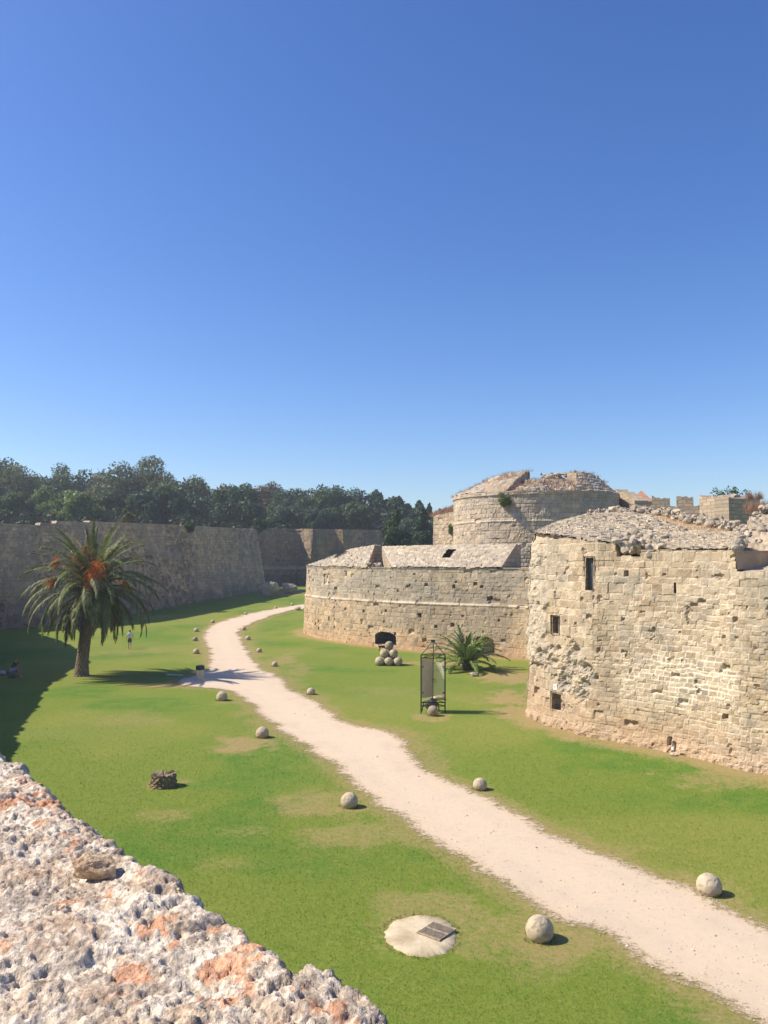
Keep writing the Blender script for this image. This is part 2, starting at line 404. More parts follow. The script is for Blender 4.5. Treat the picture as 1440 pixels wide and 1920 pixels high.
gpatch(1400,1460,3,1.6,.7); gpatch(810,1345,1.1,1.1,.8); gpatch(720,1295,2.2,2.0,.4); gpatch(900,1310,1.8,2,.38); gpatch(1240,1650,1.3,.5,.7); gpatch(960,1740,1.6,.6,.6); gpatch(1080,1760,1.3,.5,.75); gpatch(460,1560,1.,.6,.4);gpatch(420,1620,1.,.6,.35)
dry = sst(.42, .62, fbm(X, Y, 2, .13, 3, 51))*.55
side = np.clip(sst(0, 14, X-np.interp(Y, [10, 40, 60, 90], [6, -1, -4, -8])), 0, 1)
dry = np.clip(dry+.45*side*sst(38, 60, Y), 0, 1)
lush = sst(.5, .66, fbm(X, Y, 5, .22, 3, 57))
maskc = np.stack([np.clip(dirt, 0, 1), dry, lush], -1)
def ground_mat():
    m, n, b = newmat('lawn'); g = geo(n)
    a = N(n, 'ShaderNodeAttribute', attribute_name='Col'); s = N(n, 'ShaderNodeSeparateColor'); n.links.new(a.outputs['Color'], s.inputs[0])
    f1 = noise(n, 9, 6, .75, g); f2 = noise(n, 1.1, 5, .65, g); f3 = noise(n, 38, 3, .7, g)
    c = mixc(n, s.outputs[2], (.142, .195, .030), (.088, .172, .024))
    c = mixc(n, s.outputs[1], c, (.235, .230, .055))
    c = mixc(n, mapr(n, f2.outputs[0], .38, .66, 0, .6), c, (.168, .208, .036))
    f4 = noise(n, 3.2, 6, .7, g); c = mixc(n, mapr(n, f4.outputs[0], .40, .62, 0, .55), c, mixc(n, 1.0, c, (.74, .88, .7), 'MULTIPLY'))
    # mowing streaks and individual tufts
    c = mixc(n, mapr(n, f1.outputs[0], .35, .7, 0, .7), c, mixc(n, 1.0, c, (1.5, 1.35, 1.5), 'MULTIPLY'))
    c = mixc(n, mapr(n, f3.outputs[0], .45, .25, 0, .5), c, mixc(n, 1.0, c, (.6, .65, .6), 'MULTIPLY'))
    dm = math_(n, 'ADD', s.outputs[0], mapr(n, noise(n, 4.5, 7, .78, g).outputs[0], .3, .7, -.55, .55))
    soil = mixc(n, f2.outputs[0], (.36, .225, .115), (.43, .295, .165))
    soil = mixc(n, mapr(n, noise(n, 13, 5, .75, g).outputs[0], .42, .6, 0, .6), soil, (.20, .20, .055))
    c = mixc(n, mapr(n, dm, .15, 1.1, 0, .9), c, soil)
    n.links.new(c, b.inputs['Base Color']); b.inputs['Roughness'].default_value = .95; b.inputs['Specular IOR Level'].default_value = .1
    bump(n, b, math_(n, 'ADD', f1.outputs[0], math_(n, 'MULTIPLY', f3.outputs[0], .6)), .55, .05)
    return m
tag(grid('ground', np.stack([X, Y, Zg], -1), maskc, ground_mat(), smooth=True), kind='structure')

# path sheet
gx2, gy2 = np.meshgrid(np.arange(-30, 26, .45), np.arange(4, 128, .45)); gp = np.stack([gx2.ravel(), gy2.ravel()], 1)
gp = gp+np.random.default_rng(3).uniform(-.05, .05, gp.shape)
gp = gp[inside(gp[:, 0], gp[:, 1], dn)]; gp = gp[poly_dist(gp[:, 0], gp[:, 1], dn) > .14]
allp = np.concatenate([dn, gp]); nb = len(dn)
res = geometry.delaunay_2d_cdt([Vector((float(p[0]), float(p[1]))) for p in allp], [], [list(range(nb))], 1, 1e-5)
pv = np.array([[v.x, v.y] for v in res[0]]); pf = np.array([f for f in res[2] if len(f) == 3])
pd = poly_dist(pv[:, 0], pv[:, 1], dn[::2])
def path_mat():
    m, n, b = newmat('gravel'); g = geo(n)
    a = N(n, 'ShaderNodeAttribute', attribute_name='Col'); s = N(n, 'ShaderNodeSeparateColor'); n.links.new(a.outputs['Color'], s.inputs[0])
    f1 = noise(n, 60, 4, .75, g); f2 = noise(n, .7, 5, .6, g); f3 = noise(n, 5, 5, .7, g)
    c = mixc(n, mapr(n, f2.outputs[0], .35, .65, 0, 1), (.62, .485, .345), (.58, .47, .35))
    c = mixc(n, mapr(n, f1.outputs[0], .35, .7, 0, .45), c, (.70, .585, .45))
    c = mixc(n, mapr(n, f1.outputs[0], .36, .22, 0, .6), c, (.36, .28, .21))
    c = mixc(n, mapr(n, f3.outputs[0], .48, .72, 0, .5), c, (.50, .40, .29))
    c = mixc(n, math_(n, 'MULTIPLY', s.outputs[1], mapr(n, f2.outputs[0], .35, .6, .1, .6)), c, (.50, .405, .30))
    e = math_(n, 'ADD', s.outputs[0], math_(n, 'ADD', mapr(n, f3.outputs[0], .3, .7, -.35, .35), mapr(n, noise(n, 16, 5, .7, g).outputs[0], .3, .7, -.2, .2)))
    c = mixc(n, mapr(n, e, .1, .8, .7, 0), c, (.47, .36, .22))
    n.links.new(c, b.inputs['Base Color']); b.inputs['Roughness'].default_value = .95; b.inputs['Specular IOR Level'].default_value = .15
    bump(n, b, math_(n, 'ADD', f1.outputs[0], f3.outputs[0]), .5, .03)
    t = N(n, 'ShaderNodeBsdfTransparent'); mx = N(n, 'ShaderNodeMixShader')
    n.links.new(mapr(n, e, -.05, .45, 0, 1), mx.inputs[0]); n.links.new(t.outputs[0], mx.inputs[1]); n.links.new(b.outputs[0], mx.inputs[2])
    n.links.new(mx.outputs[0], n.nodes['Material Output'].inputs[0]); return m
po = npmesh('path', np.column_stack([pv, gz(pv[:, 0], pv[:, 1])+.018+.03*sst(40, 90, pv[:, 1])]), pf, path_mat(), col=np.stack([np.clip(pd/.8, 0, 1), .8*np.exp(-((pd-.95)/.22)**2)+0*pd, np.clip(pd/3, 0, 1)], 1), smooth=True)
tag(po, kind='structure')

def pebbles():
    bm = bmesh.new(); bmesh.ops.create_icosphere(bm, subdivisions=1, radius=1); v0 = np.array([v.co for v in bm.verts]); f0 = np.array([[v.index for v in f.verts] for f in bm.faces]); bm.free()
    r = np.random.default_rng(90); V, Fs, C = [], [], []; k = 0
    ys = 12*5**r.random(9000); xs_ = r.uniform(-.45, .5, 9000)*ys; ok = inside(xs_, ys, sm)
    for x_, y_ in list(zip(xs_[ok], ys[ok]))[:1400]:
        s_ = r.uniform(.008, .022)*(1+(r.random() < .05)*1.2); v = v0*(1+r.uniform(-.25, .25, v0.shape))*s_*[1, 1, .7]+[x_, y_, float(gz(x_, y_))+.02]
        V.append(v); Fs.append(f0+k); k += len(v0); C.append(np.repeat([mix(rgb(.34, .27, .20), rgb(.70, .60, .48), r.random())], len(v0), 0))
    tag(npmesh('gravel_stones', np.concatenate(V), np.concatenate(Fs), M_ROCK, col=np.concatenate(C)), 'loose little stones scattered over the gravel path', 'gravel', kind='stuff')
pebbles()
# ================================================================ NEAR BASTION
nb_top = thing('stone_bastion', 'big near stone bastion on the right with slit windows and a crumbling slab roof', 'bastion', gnd(1101, 1382))
o0 = np.array(nb_top.location)
PXT = [900, 1000, 1155, 1158, 1200, 1203, 1378, 1384, 1440, 1600]; PYT = [990, 1000, 1020, 1043, 1043, 1031, 1032, 1073, 1070, 1062]
BAT = .055
def ztn(q, u):
    # the top is set back by the batter: solve with the shifted plan
    t = np.gradient(q, axis=0); t /= np.linalg.norm(t, axis=1)[:, None]; nr = np.stack([t[:, 1], -t[:, 0]], 1)
    return zfor(q-nr*BAT*9.2, PXT, PYT)
NB2 = np.concatenate([np.array(NEAR_B)[:1], chaikin(np.array(NEAR_B)[1:], 2)]); S = wall_surf(NB2, 10.6, .05, BAT, 0)
zt_ = ztn(S['q'], S['u'])+.05*(vnoise(S['u']*2.2, 0, 0, 3)-.5)
off_ = -BAT*(zt_-S['zb']); topl = np.stack([S['q'][:, 0]+S['n'][:, 0]*off_, S['q'][:, 1]+S['n'][:, 1]*off_, zt_], 1)
U, Z, P = S['U'], S['Z'], S['P']; PXn, PYn = proj(P)
d1, c1 = stone_style(U, Z, P, 101, .205, .285, joint=.018, warp=.09, rough=.022, holes=.990, mortar=.6, grey=.6, relief=.036, jd=.6, base_soil=.9)
d2, c2 = stone_style(U, Z, P, 102, .37, .46, joint=.018, warp=.09, rough=.028, holes=.994, mortar=.45, grey=.55, relief=.04, jd=.55)
zone = sst(-.1, .1, np.maximum((Z-6.6)*.5, (1100-PXn)/160.)+(fbm(U, Z, 0, .6, 3, 9)-.5)*1.2)
dd = d1*(1-zone)+d2*zone; cc = mix(c1, c2, zone)
# white pointing zone
wp = sst(.0, .25, .5-np.sqrt(((PXn-1290)/165)**2+((PYn-1270)/75)**2)*.55+(fbm(U, Z, 8, 1.1, 3, 12)-.5)*.7)
j1 = masonry(U, Z, 101, .205, .285, .03, .09)[0]
cc = mix(cc, rgb(.78, .68, .52), j1*wp*.85)
# rough protruding corner strip and broken patch
un = U-U[0, hit(S, 984, 1250)[1]]
ro = fbm(P[..., 0], P[..., 1], P[..., 2], 2.6, 5, 70); rb = np.abs(fbm(P[..., 0], P[..., 1], P[..., 2], 1.3, 4, 71)-.5)*2
edge = np.interp(PYn, [1000, 1060, 1100, 1215, 1260, 1350], [1008, 1014, 1020, 1019, 1010, 1000])
st = sst(4, -2, PXn-edge+(vnoise(Z*2.2, U*0, 0, 5)-.5)*10)*sst(2.75, 2.95, Z)*sst(9.3, 8.4, Z)
dd = dd-.10*(1-st)*sst(60, 0, PXn-edge)+st*(.0+.30*(ro-.45)+.05*(1-rb)); cc = mix(cc, mix(GREY*1.25, LIGHT, ro), st*.8)
patch = np.clip(sst(1.1, .7, np.sqrt(((PXn-1078)/34)**2+((PYn-1262)/52)**2)+(ro-.5)*1.2), 0, 1)
patch = np.maximum(patch, sst(1.1, .7, np.sqrt(((PXn-1030)/45)**2+((PYn-1232)/18)**2)+(ro-.5)*1.2))
dd = dd+patch*((ro-.5)*.75-.05); cc = mix(cc, mix(GREY*1.2, LIGHT*.95, sst(.35, .65, ro)), patch*.75)
# bare lower course and footing
foot = sst(.5, .2, Z+(ro-.5)*1.2); dd = dd+foot*(.08+(ro-.5)*.3)
mk = Z < zt_[None]+.03; boxes = []
for (x0, y0, x1, y1, nm) in ((1096,1046,1113,1107,'w'),(1033,1156,1046,1187,'w'),(1033,1302,1051,1328,'w'),(1263,1092,1268,1113,'w'),(1252,1384,1259,1396,'hole'),(1262,1393,1267,1408,'hole'),(1171,1071,1178,1079,'hole'),(1355,1340,1363,1347,'hole')):
    m, bx = pxmask(S, x0, y0, x1, y1)
    if nm == 'w': mk[bx[0]+1:bx[2], bx[1]+1:bx[3]] = False; boxes.append(bx)
    else: dd = dd-.28*m
grid('wall', displace(S, dd), cc, M_WALL, nb_top, mk, sub=o0)
names = ['window', 'window', 'window', 'loophole']
for bx, nm, dp in zip(boxes, names, (.5, .45, .5, .4)):
    ob, c, t, n_, z0, z1, hw = recess(S, bx, dp, nm, nb_top, M_STONE, sub=o0)
    if bx is boxes[0]:
        mb = MB(); A = c-n_*.3
        for k in (-1, 1):
            q = A+t*(k*hw*.5); mb.add([q-t*hw*.46, q+t*hw*.46, q+t*hw*.46, q-t*hw*.46], [(0, 1, 2, 3)])
            for ii in range(-4, -2): pass
            for i_ in (-4, -3): mb.v[i_] = (mb.v[i_][0], mb.v[i_][1], z0)
            for i_ in (-2, -1): mb.v[i_] = (mb.v[i_][0], mb.v[i_][1], z1)
        sh = mb.build('shutter', M_GREY, ob, sub=o0)
        so_ = sh.modifiers.new('s', 'SOLIDIFY'); so_.thickness = .05
# small white number plate above the low window
i, j = hit(S, 1041, 1289); c = displace(S, dd)[i, j]; n_ = np.array([*S['n'][j], 0]); t_ = np.array([-n_[1], n_[0], 0])
M_WHITE = flat_mat('white_plate', (.75, .73, .68), .5, .05, 20, bst=0); M_INK = flat_mat('dark_paint', (.05, .05, .05), .6, .1, 5, bst=0)
pl = MB(); pc = c+n_*.05
pl.add([pc-t_*.12+[0, 0, -.14], pc+t_*.12+[0, 0, -.14], pc+t_*.12+[0, 0, .14], pc-t_*.12+[0, 0, .14], pc-n_*.06-t_*.12+[0, 0, -.14], pc-n_*.06+t_*.12+[0, 0, -.14], pc-n_*.06+t_*.12+[0, 0, .14], pc-n_*.06-t_*.12+[0, 0, .14]], [(0, 1, 2, 3), (0, 3, 7, 4), (1, 5, 6, 2), (3, 2, 6, 7), (0, 4, 5, 1)])
pn = thing('number_plate', 'small white plate on the near bastion just above its lowest window', 'plate', c)
pl.build('plate', M_WHITE, pn, sub=c)
mk_ = MB(); mk_.tube(pc+n_*.004+t_*.03+[0, 0, .05], pc+n_*.004-t_*.03+[0, 0, .05], .008, n=5); mk_.tube(pc+n_*.004-t_*.03+[0, 0, .05], pc+n_*.004+t_*.0+[0, 0, -.06], .008, n=5)
mk_.build('lettering', M_INK, pn, sub=c)

# slab roof of the near bastion
def slab_style(U, V, P, seed, row, wid, amp, sunk=.0):
    wv = V+.05*(fbm(U, V, 0, 1.2, 3, seed)-.5)*2+.03*vnoise(U*3, V*3, 0, seed)
    ci = np.floor(wv/row).astype(np.int64); fr = wv/row-ci
    off = _h(ci, ci*0, ci*0+1, seed)*wid
    wu = U+off+.08*(vnoise(U*2, V*2, 3, seed+1)-.5); k = wu/wid+.3*(_h(ci, np.floor(wu/wid).astype(np.int64), ci*0, seed)-.5)
    bi = np.floor(k).astype(np.int64); fu = k-bi
    r1 = _h(ci, bi, ci*0+3, seed+2); r2 = _h(ci, bi, ci*0+4, seed+2); r3 = _h(ci, bi, ci*0+5, seed+2)
    j = 1-sst(.03, .12, np.minimum(fu, 1-fu))
    h = (1-fr)*amp+(r1-.5)*amp*.9-j*amp*.5-(r3 > .93)*amp*1.1
    h = h+(fu-.5)*(r2-.5)*amp
    fi = fbm(U, V, 0, 5, 3, seed+5); bg_ = fbm(U, V, 0, .5, 3, seed+6)
    h = h+(fi-.5)*amp*.8
    c = mix(rgb(.34, .28, .20), rgb(.54, .455, .335), r2)
    c = mix(c, rgb(.27, .245, .20), sst(.5, .7, bg_)*.35+.2*(r1 < .15))
    c = mix(c, rgb(.30, .245, .17), j*.4+.45*(1-sst(0, .16, fr)))
    return h, c*(.8+.4*fi[..., None])
top = topl
Xt, Yt = proj(top)
jA = int(np.argmin(abs(Xt-1000)+1e3*(S['u'] < 3))); jB = int(np.argmin(abs(Xt-1381)+1e3*(S['u'] < 3)))
RP = np.array([0, 0, -.38])+np.array([at(1068,964,50), at(1108,952,49), at(1165,949,48), at(1245,950,46), at(1292,962,43), at(1350,972,40), at(1405,985,38), at(1450,992,36.5)])
E = top[jA:jB].copy(); nE = len(E); 
RL = np.concatenate([[0], np.cumsum(np.linalg.norm(np.diff(RP[:-1], axis=0), axis=1))])
def along(Pl, n):
    L = np.concatenate([[0], np.cumsum(np.linalg.norm(np.diff(Pl, axis=0), axis=1))]); q = np.linspace(0, L[-1], n)
    return np.stack([np.interp(q, L, Pl[:, k]) for k in range(3)], 1)
NU = 340; NV = 170
Em = along(E, NU); Em[:, 2] = np.maximum(Em[:, 2], zfor(Em[:, :2], [1000, 1155, 1200, 1381], [1000, 1020, 1033, 1032])); Rm = along(RP[:-1], NU)
tv = np.linspace(0, 1, NV)[:, None, None]
Pr = Em[None]*(1-tv)+Rm[None]*tv
Ur = np.broadcast_to(np.linspace(0, 14.5, NU)[None], (NV, NU)).copy(); Vr = np.broadcast_to(np.linspace(0, 9.0, NV)[:, None], (NV, NU)).copy()
Pr[..., 2] += .12*np.sin(np.pi*tv[..., 0])*1.0
h, c = slab_style(Ur-Vr*.85, Vr, Pr, 301, .50, .27, .075)
X_, Y_ = proj(Pr)
line = np.interp(X_, [1100, 1205, 1240, 1290, 1340, 1400, 1500], [900, 955, 975, 992, 996, 996, 1000])
rr = fbm(Pr[..., 0], Pr[..., 1], Pr[..., 2], 2.2, 4, 303)
sand = sst(5, -3, Y_-line+(rr-.5)*16)
h = h*(1-sand)+sand*(-.10+.12*(rr-.5)); c = mix(c, mix(rgb(.50, .37, .23), rgb(.40, .27, .16), sst(.4, .6, rr)), sand)
ruin = np.clip(sst(1.15, .6, np.sqrt(((X_-1200)/55)**2+((Y_-1030)/16)**2)+(rr-.5)*.8), 0, 1)
ruin = np.maximum(ruin, np.clip(sst(1.15, .6, np.sqrt(((X_-1400)/16)**2+((Y_-1020)/25)**2)), 0, 1))
h = h+ruin*(sst(.42, .58, fbm(Pr[..., 0], Pr[..., 1], 0, 1.2, 2, 309))*.4-.3+(rr-.5)*.3)
Pr[..., 2] += h; Pr[..., 1] -= h*.3; Pr[..., 0] -= h*.2
nr_o = grid('roof', Pr, c, M_ROOF, nb_top, sub=o0)

def rocks(name, centres, sizes, parent, sub, seed=1, flat=.7, cols=(GREY*1.15, LIGHT*.82), n=3, mat=None):
    bm = bmesh.new(); bmesh.ops.create_icosphere(bm, subdivisions=n, radius=1); bm.verts.ensure_lookup_table()
    v0 = np.array([v.co for v in bm.verts]); f0 = np.array([[v.index for v in f.verts] for f in bm.faces]); bm.free()
    V, Fs, C = [], [], []; r = np.random.default_rng(seed); k = 0
    for c, s in zip(centres, sizes):
        o = r.uniform(0, 90, 3); q = v0+o
        d_ = 1+(fbm(q[:, 0], q[:, 1], q[:, 2], 1.1, 3, seed)-.5)*1.1
        v = v0*d_[:, None]
        # cut into planes
        for _ in range(12):
            nn = r.normal(size=3); nn /= np.linalg.norm(nn); lim = r.uniform(.5, .85); ex = np.maximum(v @ nn-lim, 0); v = v-ex[:, None]*nn*.97
        v = v*np.array([s*r.uniform(.8, 1.3), s*r.uniform(.7, 1.1), s*flat*r.uniform(.75, 1.15)])
        a = r.uniform(0, 6.28); ca, sa = math.cos(a), math.sin(a); v = v @ np.array([[ca, sa, 0], [-sa, ca, 0], [0, 0, 1]])
        t = fbm(v[:, 0]/s+o[0], v[:, 1]/s, v[:, 2]/s, 3, 3, seed+4); b = r.uniform(.75, 1.1)
        C.append(mix(cols[0], cols[1], np.clip(t*1.6-.3+r.uniform(-.2, .2), 0, 1))*b)
        V.append(v+np.asarray(c)); Fs.append(f0+k); k += len(v0)
    return tag(npmesh(name, np.concatenate(V), np.concatenate(Fs), mat or M_ROCK, parent, np.concatenate(C), sub=sub), kind='stuff')
# rubble along the ridge
cs, ss = [], []; r_ = np.random.default_rng(5)
ridge = along(RP, 400)
for k in range(420):
    t = r_.uniform(.10, 1); p = ridge[int(t*399)].copy(); s = r_.choice([1, 1, 1.7])*r_.uniform(.10, .19)*(1 if t > .15 else .6)
    p += [r_.normal(0, .25), r_.uniform(-.5, .7), r_.uniform(-.12, .28)]; cs.append(p); ss.append(s)
for k in range(90):   # broken edge of the slabs above the wall
    x = r_.choice([r_.uniform(1150, 1240), r_.uniform(1385, 1440)]); 
    iu = int(np.clip(np.interp(x, X_[5], np.arange(NU)), 0, NU-1)); iv = int(r_.uniform(0, 55 if x < 1300 else 150)); p = Pr[iv, iu].copy(); p[2] += .02; cs.append(p); ss.append(r_.uniform(.12, .32))
rocks('rubble', cs, ss, nb_top, o0, 11, .85, n=2)
# back side of the roof, embrasure and fill to the right of it
bk = Rm.copy(); b2 = bk+np.array([2.5, 5, -2.5])[None]; b3 = bk+np.array([6, 22, -4.2])[None]
grid('earth_fill', np.stack([bk+[0, 0, -.15], b2, b3]), None, M_SOIL, nb_top, sub=o0)
eR = top[jB+2]; inw = -np.array([*S['n'][jB], 0])
capz = Em[-1][2]
mb = MB(); a = Em[-1]+np.array([0, 0, 0]); 
prof = [Pr[k, -1] for k in range(0, NV, 10)]+[Pr[-1, -1]]
low = [np.array([p[0], p[1], eR[2]-.5]) for p in prof]
mb.add(prof+low, [(k, k+1, len(prof)+k+1, len(prof)+k) for k in range(len(prof)-1)]); mb.build('side_wall', M_STONE, nb_top, sub=o0)
tr = top[jB:]; K = 60; ta_ = np.linspace(0, 1, K)[:, None, None]
Cc = tr[-1]+np.array([6.5, 6.5, 0]); Bb = np.array([Rm[-1][0], Rm[-1][1], tr[0][2]])
bkk = Bb[None]*(1-np.linspace(0, 1, len(tr))[:, None])+Cc[None]*np.linspace(0, 1, len(tr))[:, None]
fl = tr[None]*(1-ta_)+bkk[None]*ta_; tk = ta_*7.5; fl[..., 2] += np.interp(tk[..., 0], [0, 2.2, 3.2, 7.5], [.0, .2, 1.0, 2.4]); q = fbm(fl[..., 0], fl[..., 1], 0, 1.6, 4, 66)
fl[..., 2] += (q-.5)*np.interp(tk[..., 0], [0, 2, 3], [.06, .1, .7]); 
grid('embrasure_floor', fl, mix(rgb(.44, .36, .26), rgb(.36, .28, .19), sst(.3, .7, q)*np.interp(tk[..., 0], [0, 2.2, 3], [0.2, .4, 1])), M_ROOF, nb_top, sub=o0)
cs, ss = [], []
for k in range(60):
    i = r_.integers(24, K); j = r_.integers(0, fl.shape[1]); cs.append(fl[i, j]+[0, 0, .05]); ss.append(r_.uniform(.12, .3))
rocks('rubble', cs, ss, nb_top, o0, 12, .85, n=2)
ledge = np.stack([topl+[0, 0, -.02], topl-np.column_stack([S['n'], np.zeros(len(topl))])*4.5+[0, 0, -.02]])[:, 20:jB+1]; grid('wall_head', ledge, None, M_SOIL, nb_top, sub=o0)
mb = MB()
A0 = top[-1]; mb.add([A0, A0+[14, 18, 0], [A0[0]+14, A0[1]+18, 0], [A0[0], A0[1], 0]], [(0, 1, 2, 3)]); mb.build('side_wall', M_STONE, nb_top, sub=o0)

# ================================================================ MIDDLE BASTION
mbn = thing('stone_bastion', 'long low bastion in the middle with two sloped roofs and an arched gun port', 'bastion', gnd(755, 1218))
o1 = np.array(mbn.location)
S2 = wall_surf(MID_B, 7.35, .08, .03, 2)
U, Z, P = S2['U'], S2['Z'], S2['P']; PXm, PYm = proj(P)
dd, cc = stone_style(U, Z, P, 201, .39, .50, joint=.030, warp=.06, rough=.028, holes=.984, mortar=.22, grey=.8, base_soil=.9, relief=.035, jd=.55)
cc = mix(cc, cc*rgb(1.12, 1.02, .9), sst(4.4, 3.9, Z)*.6)
belt = np.exp(-((Z-4.17)/.10)**2)
dd = dd+belt*.14; cc = mix(cc, rgb(.66, .56, .42), belt*.8*sst(.35, .5, fbm(U, Z, 0, 1.2, 3, 8)))
dd = dd+.10*sst(4.2, 4.0, Z)*1.0
cop = sst(7.12, 7.2, Z); dd = dd+cop*.05
mk = np.ones(U.shape, bool); bxs = []
i0, j0 = hit(S2, 704, 1204); i1, j1 = hit(S2, 744, 1186); ja0, ja1, ia0, ia1 = j0, j1, hit(S2, 704, 1206)[0], i1
zA0 = Z[ia0, ja0]; zA1 = Z[ia1, (ja0+ja1)//2]
uc = (S2['u'][ja0]+S2['u'][ja1])/2; hwA = (S2['u'][ja1]-S2['u'][ja0])/2
def archm(uc, hw, z0, z1, rise):
    x = np.clip(abs(U-uc)/hw, 0, 1); return (abs(U-uc) < hw) & (Z > z0) & (Z < z1-rise*(1-np.sqrt(1-x**2)))
am = archm(uc, hwA, zA0, zA1, .55); mk &= ~am
bxA = (ia0, ja0, ia1, ja1)
jb0 = hit(S2, 888, 1220)[1]; jb1 = hit(S2, 926, 1220)[1]; ib0 = hit(S2, 905, 1226)[0]; ib1 = hit(S2, 905, 1194)[0]
uc2 = (S2['u'][jb0]+S2['u'][jb1])/2; hw2 = (S2['u'][jb1]-S2['u'][jb0])/2; am2 = archm(uc2, hw2, Z[ib0, jb0], Z[ib1, jb0], .5); mk &= ~am2
# voussoirs and pale sill
vo = archm(uc, hwA+.35, zA0, zA1+.35, .55) & ~am; cc = mix(cc, rgb(.56, .44, .29), vo*.5)
# small blocked niche high on the left
nm, nbx = pxmask(S2, 608, 1077, 618, 1094); dd = dd-.10*nm; cc = mix(cc, LIGHT*1.1, nm*.8*(np.abs(U-U[0, (nbx[1]+nbx[3])//2]) < .18))
# putlog holes
hr = np.random.default_rng(21)
for k in range(58):
    hu = hr.uniform(6, 52); hz = hr.choice([1.2, 2.2, 3.1, 5.0, 5.9, 6.5])+hr.uniform(-.25, .25); s = hr.uniform(.07, .15)
    hm = (abs(U-hu) < s) & (abs(Z-hz) < s); dd = dd-.28*hm; cc = mix(cc, GREY*.6, hm*.6)
DM = displace(S2, dd)
grid('wall', DM, cc, M_WALL, mbn, mk, sub=o1)
recess(S2, bxA, 1.8, 'gun_port', mbn, M_DARK, arch=.55, sub=o1)
recess(S2, (ib0, jb0, ib1, jb1), 1.0, 'gun_port', mbn, M_STONE, arch=.5, sub=o1)
# flat inner platform
tq = S2['q']-S2['n']*.15
inn = tq-S2['n']*13
grid('platform', np.stack([np.column_stack([tq, np.full(len(tq), 7.28)]), np.column_stack([inn, np.full(len(tq), 7.28)])]), None, M_SOIL, mbn, sub=o1)

def merlon(S, parent, sub, pxE0, pxE1, pxR0, pxR1, depth, rise, seed, back=.9, slots=(), z0=None, amp=.075, row=.36, wid=.42, frontonly=True, ruin=0, Uo=3.0, rowE=None, endz=None):
    """sloped slab roof over a parapet block: eave on the wall top, ridge set back"""
    q = S['P'][-1]; nr = np.concatenate([S['n'], np.zeros((len(q), 1))], 1)
    sel = np.where(S['u'] > Uo)[0] if frontonly else np.arange(len(q))
    dirl = nr[sel] @ np.array([0, -1., 0]); 
    sel = sel[dirl > -.2] if frontonly else sel
    rc = q-nr*depth; rc[:, 2] = q[:, 2]+rise
    xe = proj(q)[0]; xr = proj(rc)[0]
    f = lambda xs, x: float(np.interp(x, xs[sel], sel)) if xs[sel][0] < xs[sel][-1] else 0
    e0, e1, r0, r1 = f(xe, pxE0), f(xe, pxE1), f(xr, pxR0), f(xr, pxR1)
    Lm = np.linalg.norm(q[int(e1)]-q[int(e0)]); nu = max(24, int(Lm/.10)); nv = int((math.hypot(depth, rise)+back)/.09)
    ar = np.arange(len(q)); es = np.linspace(e0, e1, nu); rs = np.linspace(r0, r1, nu)
    gi = lambda A, s: np.stack([np.interp(s, ar, A[:, k]) for k in range(3)], 1)
    Ep = gi(q, es)+gi(nr, es)*.12; Rp = gi(rc, rs); Bp = Rp-gi(nr, rs)*back
    if endz is not None: Rp[:, 2] += np.linspace(endz[0], endz[1], nu); Bp[:, 2] = Rp[:, 2]
    sl = math.hypot(depth, rise); L = np.linspace(0, sl+back, nv)
    Pm = np.zeros((nv, nu, 3))
    for a, l in enumerate(L):
        Pm[a] = Ep*(1-l/sl)+Rp*(l/sl) if l <= sl else Rp*(1-(l-sl)/back)+Bp*((l-sl)/back)
    Um = np.broadcast_to(np.linspace(0, Lm, nu)[None], (nv, nu)); Vm = np.broadcast_to(L[:, None], (nv, nu))
    h, c = slab_style(Um, Vm, Pm, seed, row, wid, amp)
    if ruin:
        rr = fbm(Pm[..., 0], Pm[..., 1], Pm[..., 2], .9, 4, seed+9); k = sst(.46, .56, rr); h = h-k*ruin; c = mix(c, rgb(.40, .28, .17), k*.7)
    X, Y = proj(Pm); keep = np.ones(h.shape, bool)
    for (x0, y0, x1, y1, skew) in slots:
        m = (Y > y0) & (Y < y1) & (X > x0+skew*(y1-Y)/(y1-y0)) & (X < x1+skew*(y1-Y)/(y1-y0)); keep = keep & ~m
    Pd = Pm.copy(); Pd[..., 2] += h
    grid('roof', Pd, c, M_ROOF, parent, keep, sub=sub)
    zb = (z0 if z0 is not None else q[0, 2]-.1)
    mb = MB()
    for col in (0, nu-1):
        t = [Pd[a, col] for a in range(0, nv, 3)]+[Pd[-1, col]]; m = len(t); lo = [np.array([p[0], p[1], zb]) for p in t]
        mb.add(t+lo, [(k, k+1, m+k+1, m+k) for k in range(m-1)])
    t = [Pd[-1, k] for k in range(0, nu, 4)]+[Pd[-1, nu-1]]; m = len(t); lo = [np.array([p[0], p[1], zb]) for p in t]
    mb.add(t+lo, [(k, k+1, m+k+1, m+k) for k in range(m-1)])
    mb.build('parapet', M_STONE, parent, sub=sub)
    return Pd
merlon(S2, mbn, o1, 569.5, 690, 614, 703, 4.3, 2.0, 401, back=.8, slots=[(624, 1034, 634, 1045, 17)], Uo=9, endz=(-.5, .15))
mR = merlon(S2, mbn, o1, 735, 941, 716, 968, 4.3, 2.0, 402, back=1.0, slots=[(829, 1030, 842, 1046, 12)], Uo=9)
# small opening in the lit end of the right block
cs, ss = [], []
for k in range(26): cs.append(at(r_.uniform(688, 712), 0, 1)*0+np.array([*at(r_.uniform(690, 712), 1050, 76+r_.uniform(-.5, 2.2))[:2], 7.35+r_.uniform(0, .35)])); ss.append(r_.uniform(.12, .34))
rocks('rubble', cs, ss, mbn, o1, 19, .7, n=2)

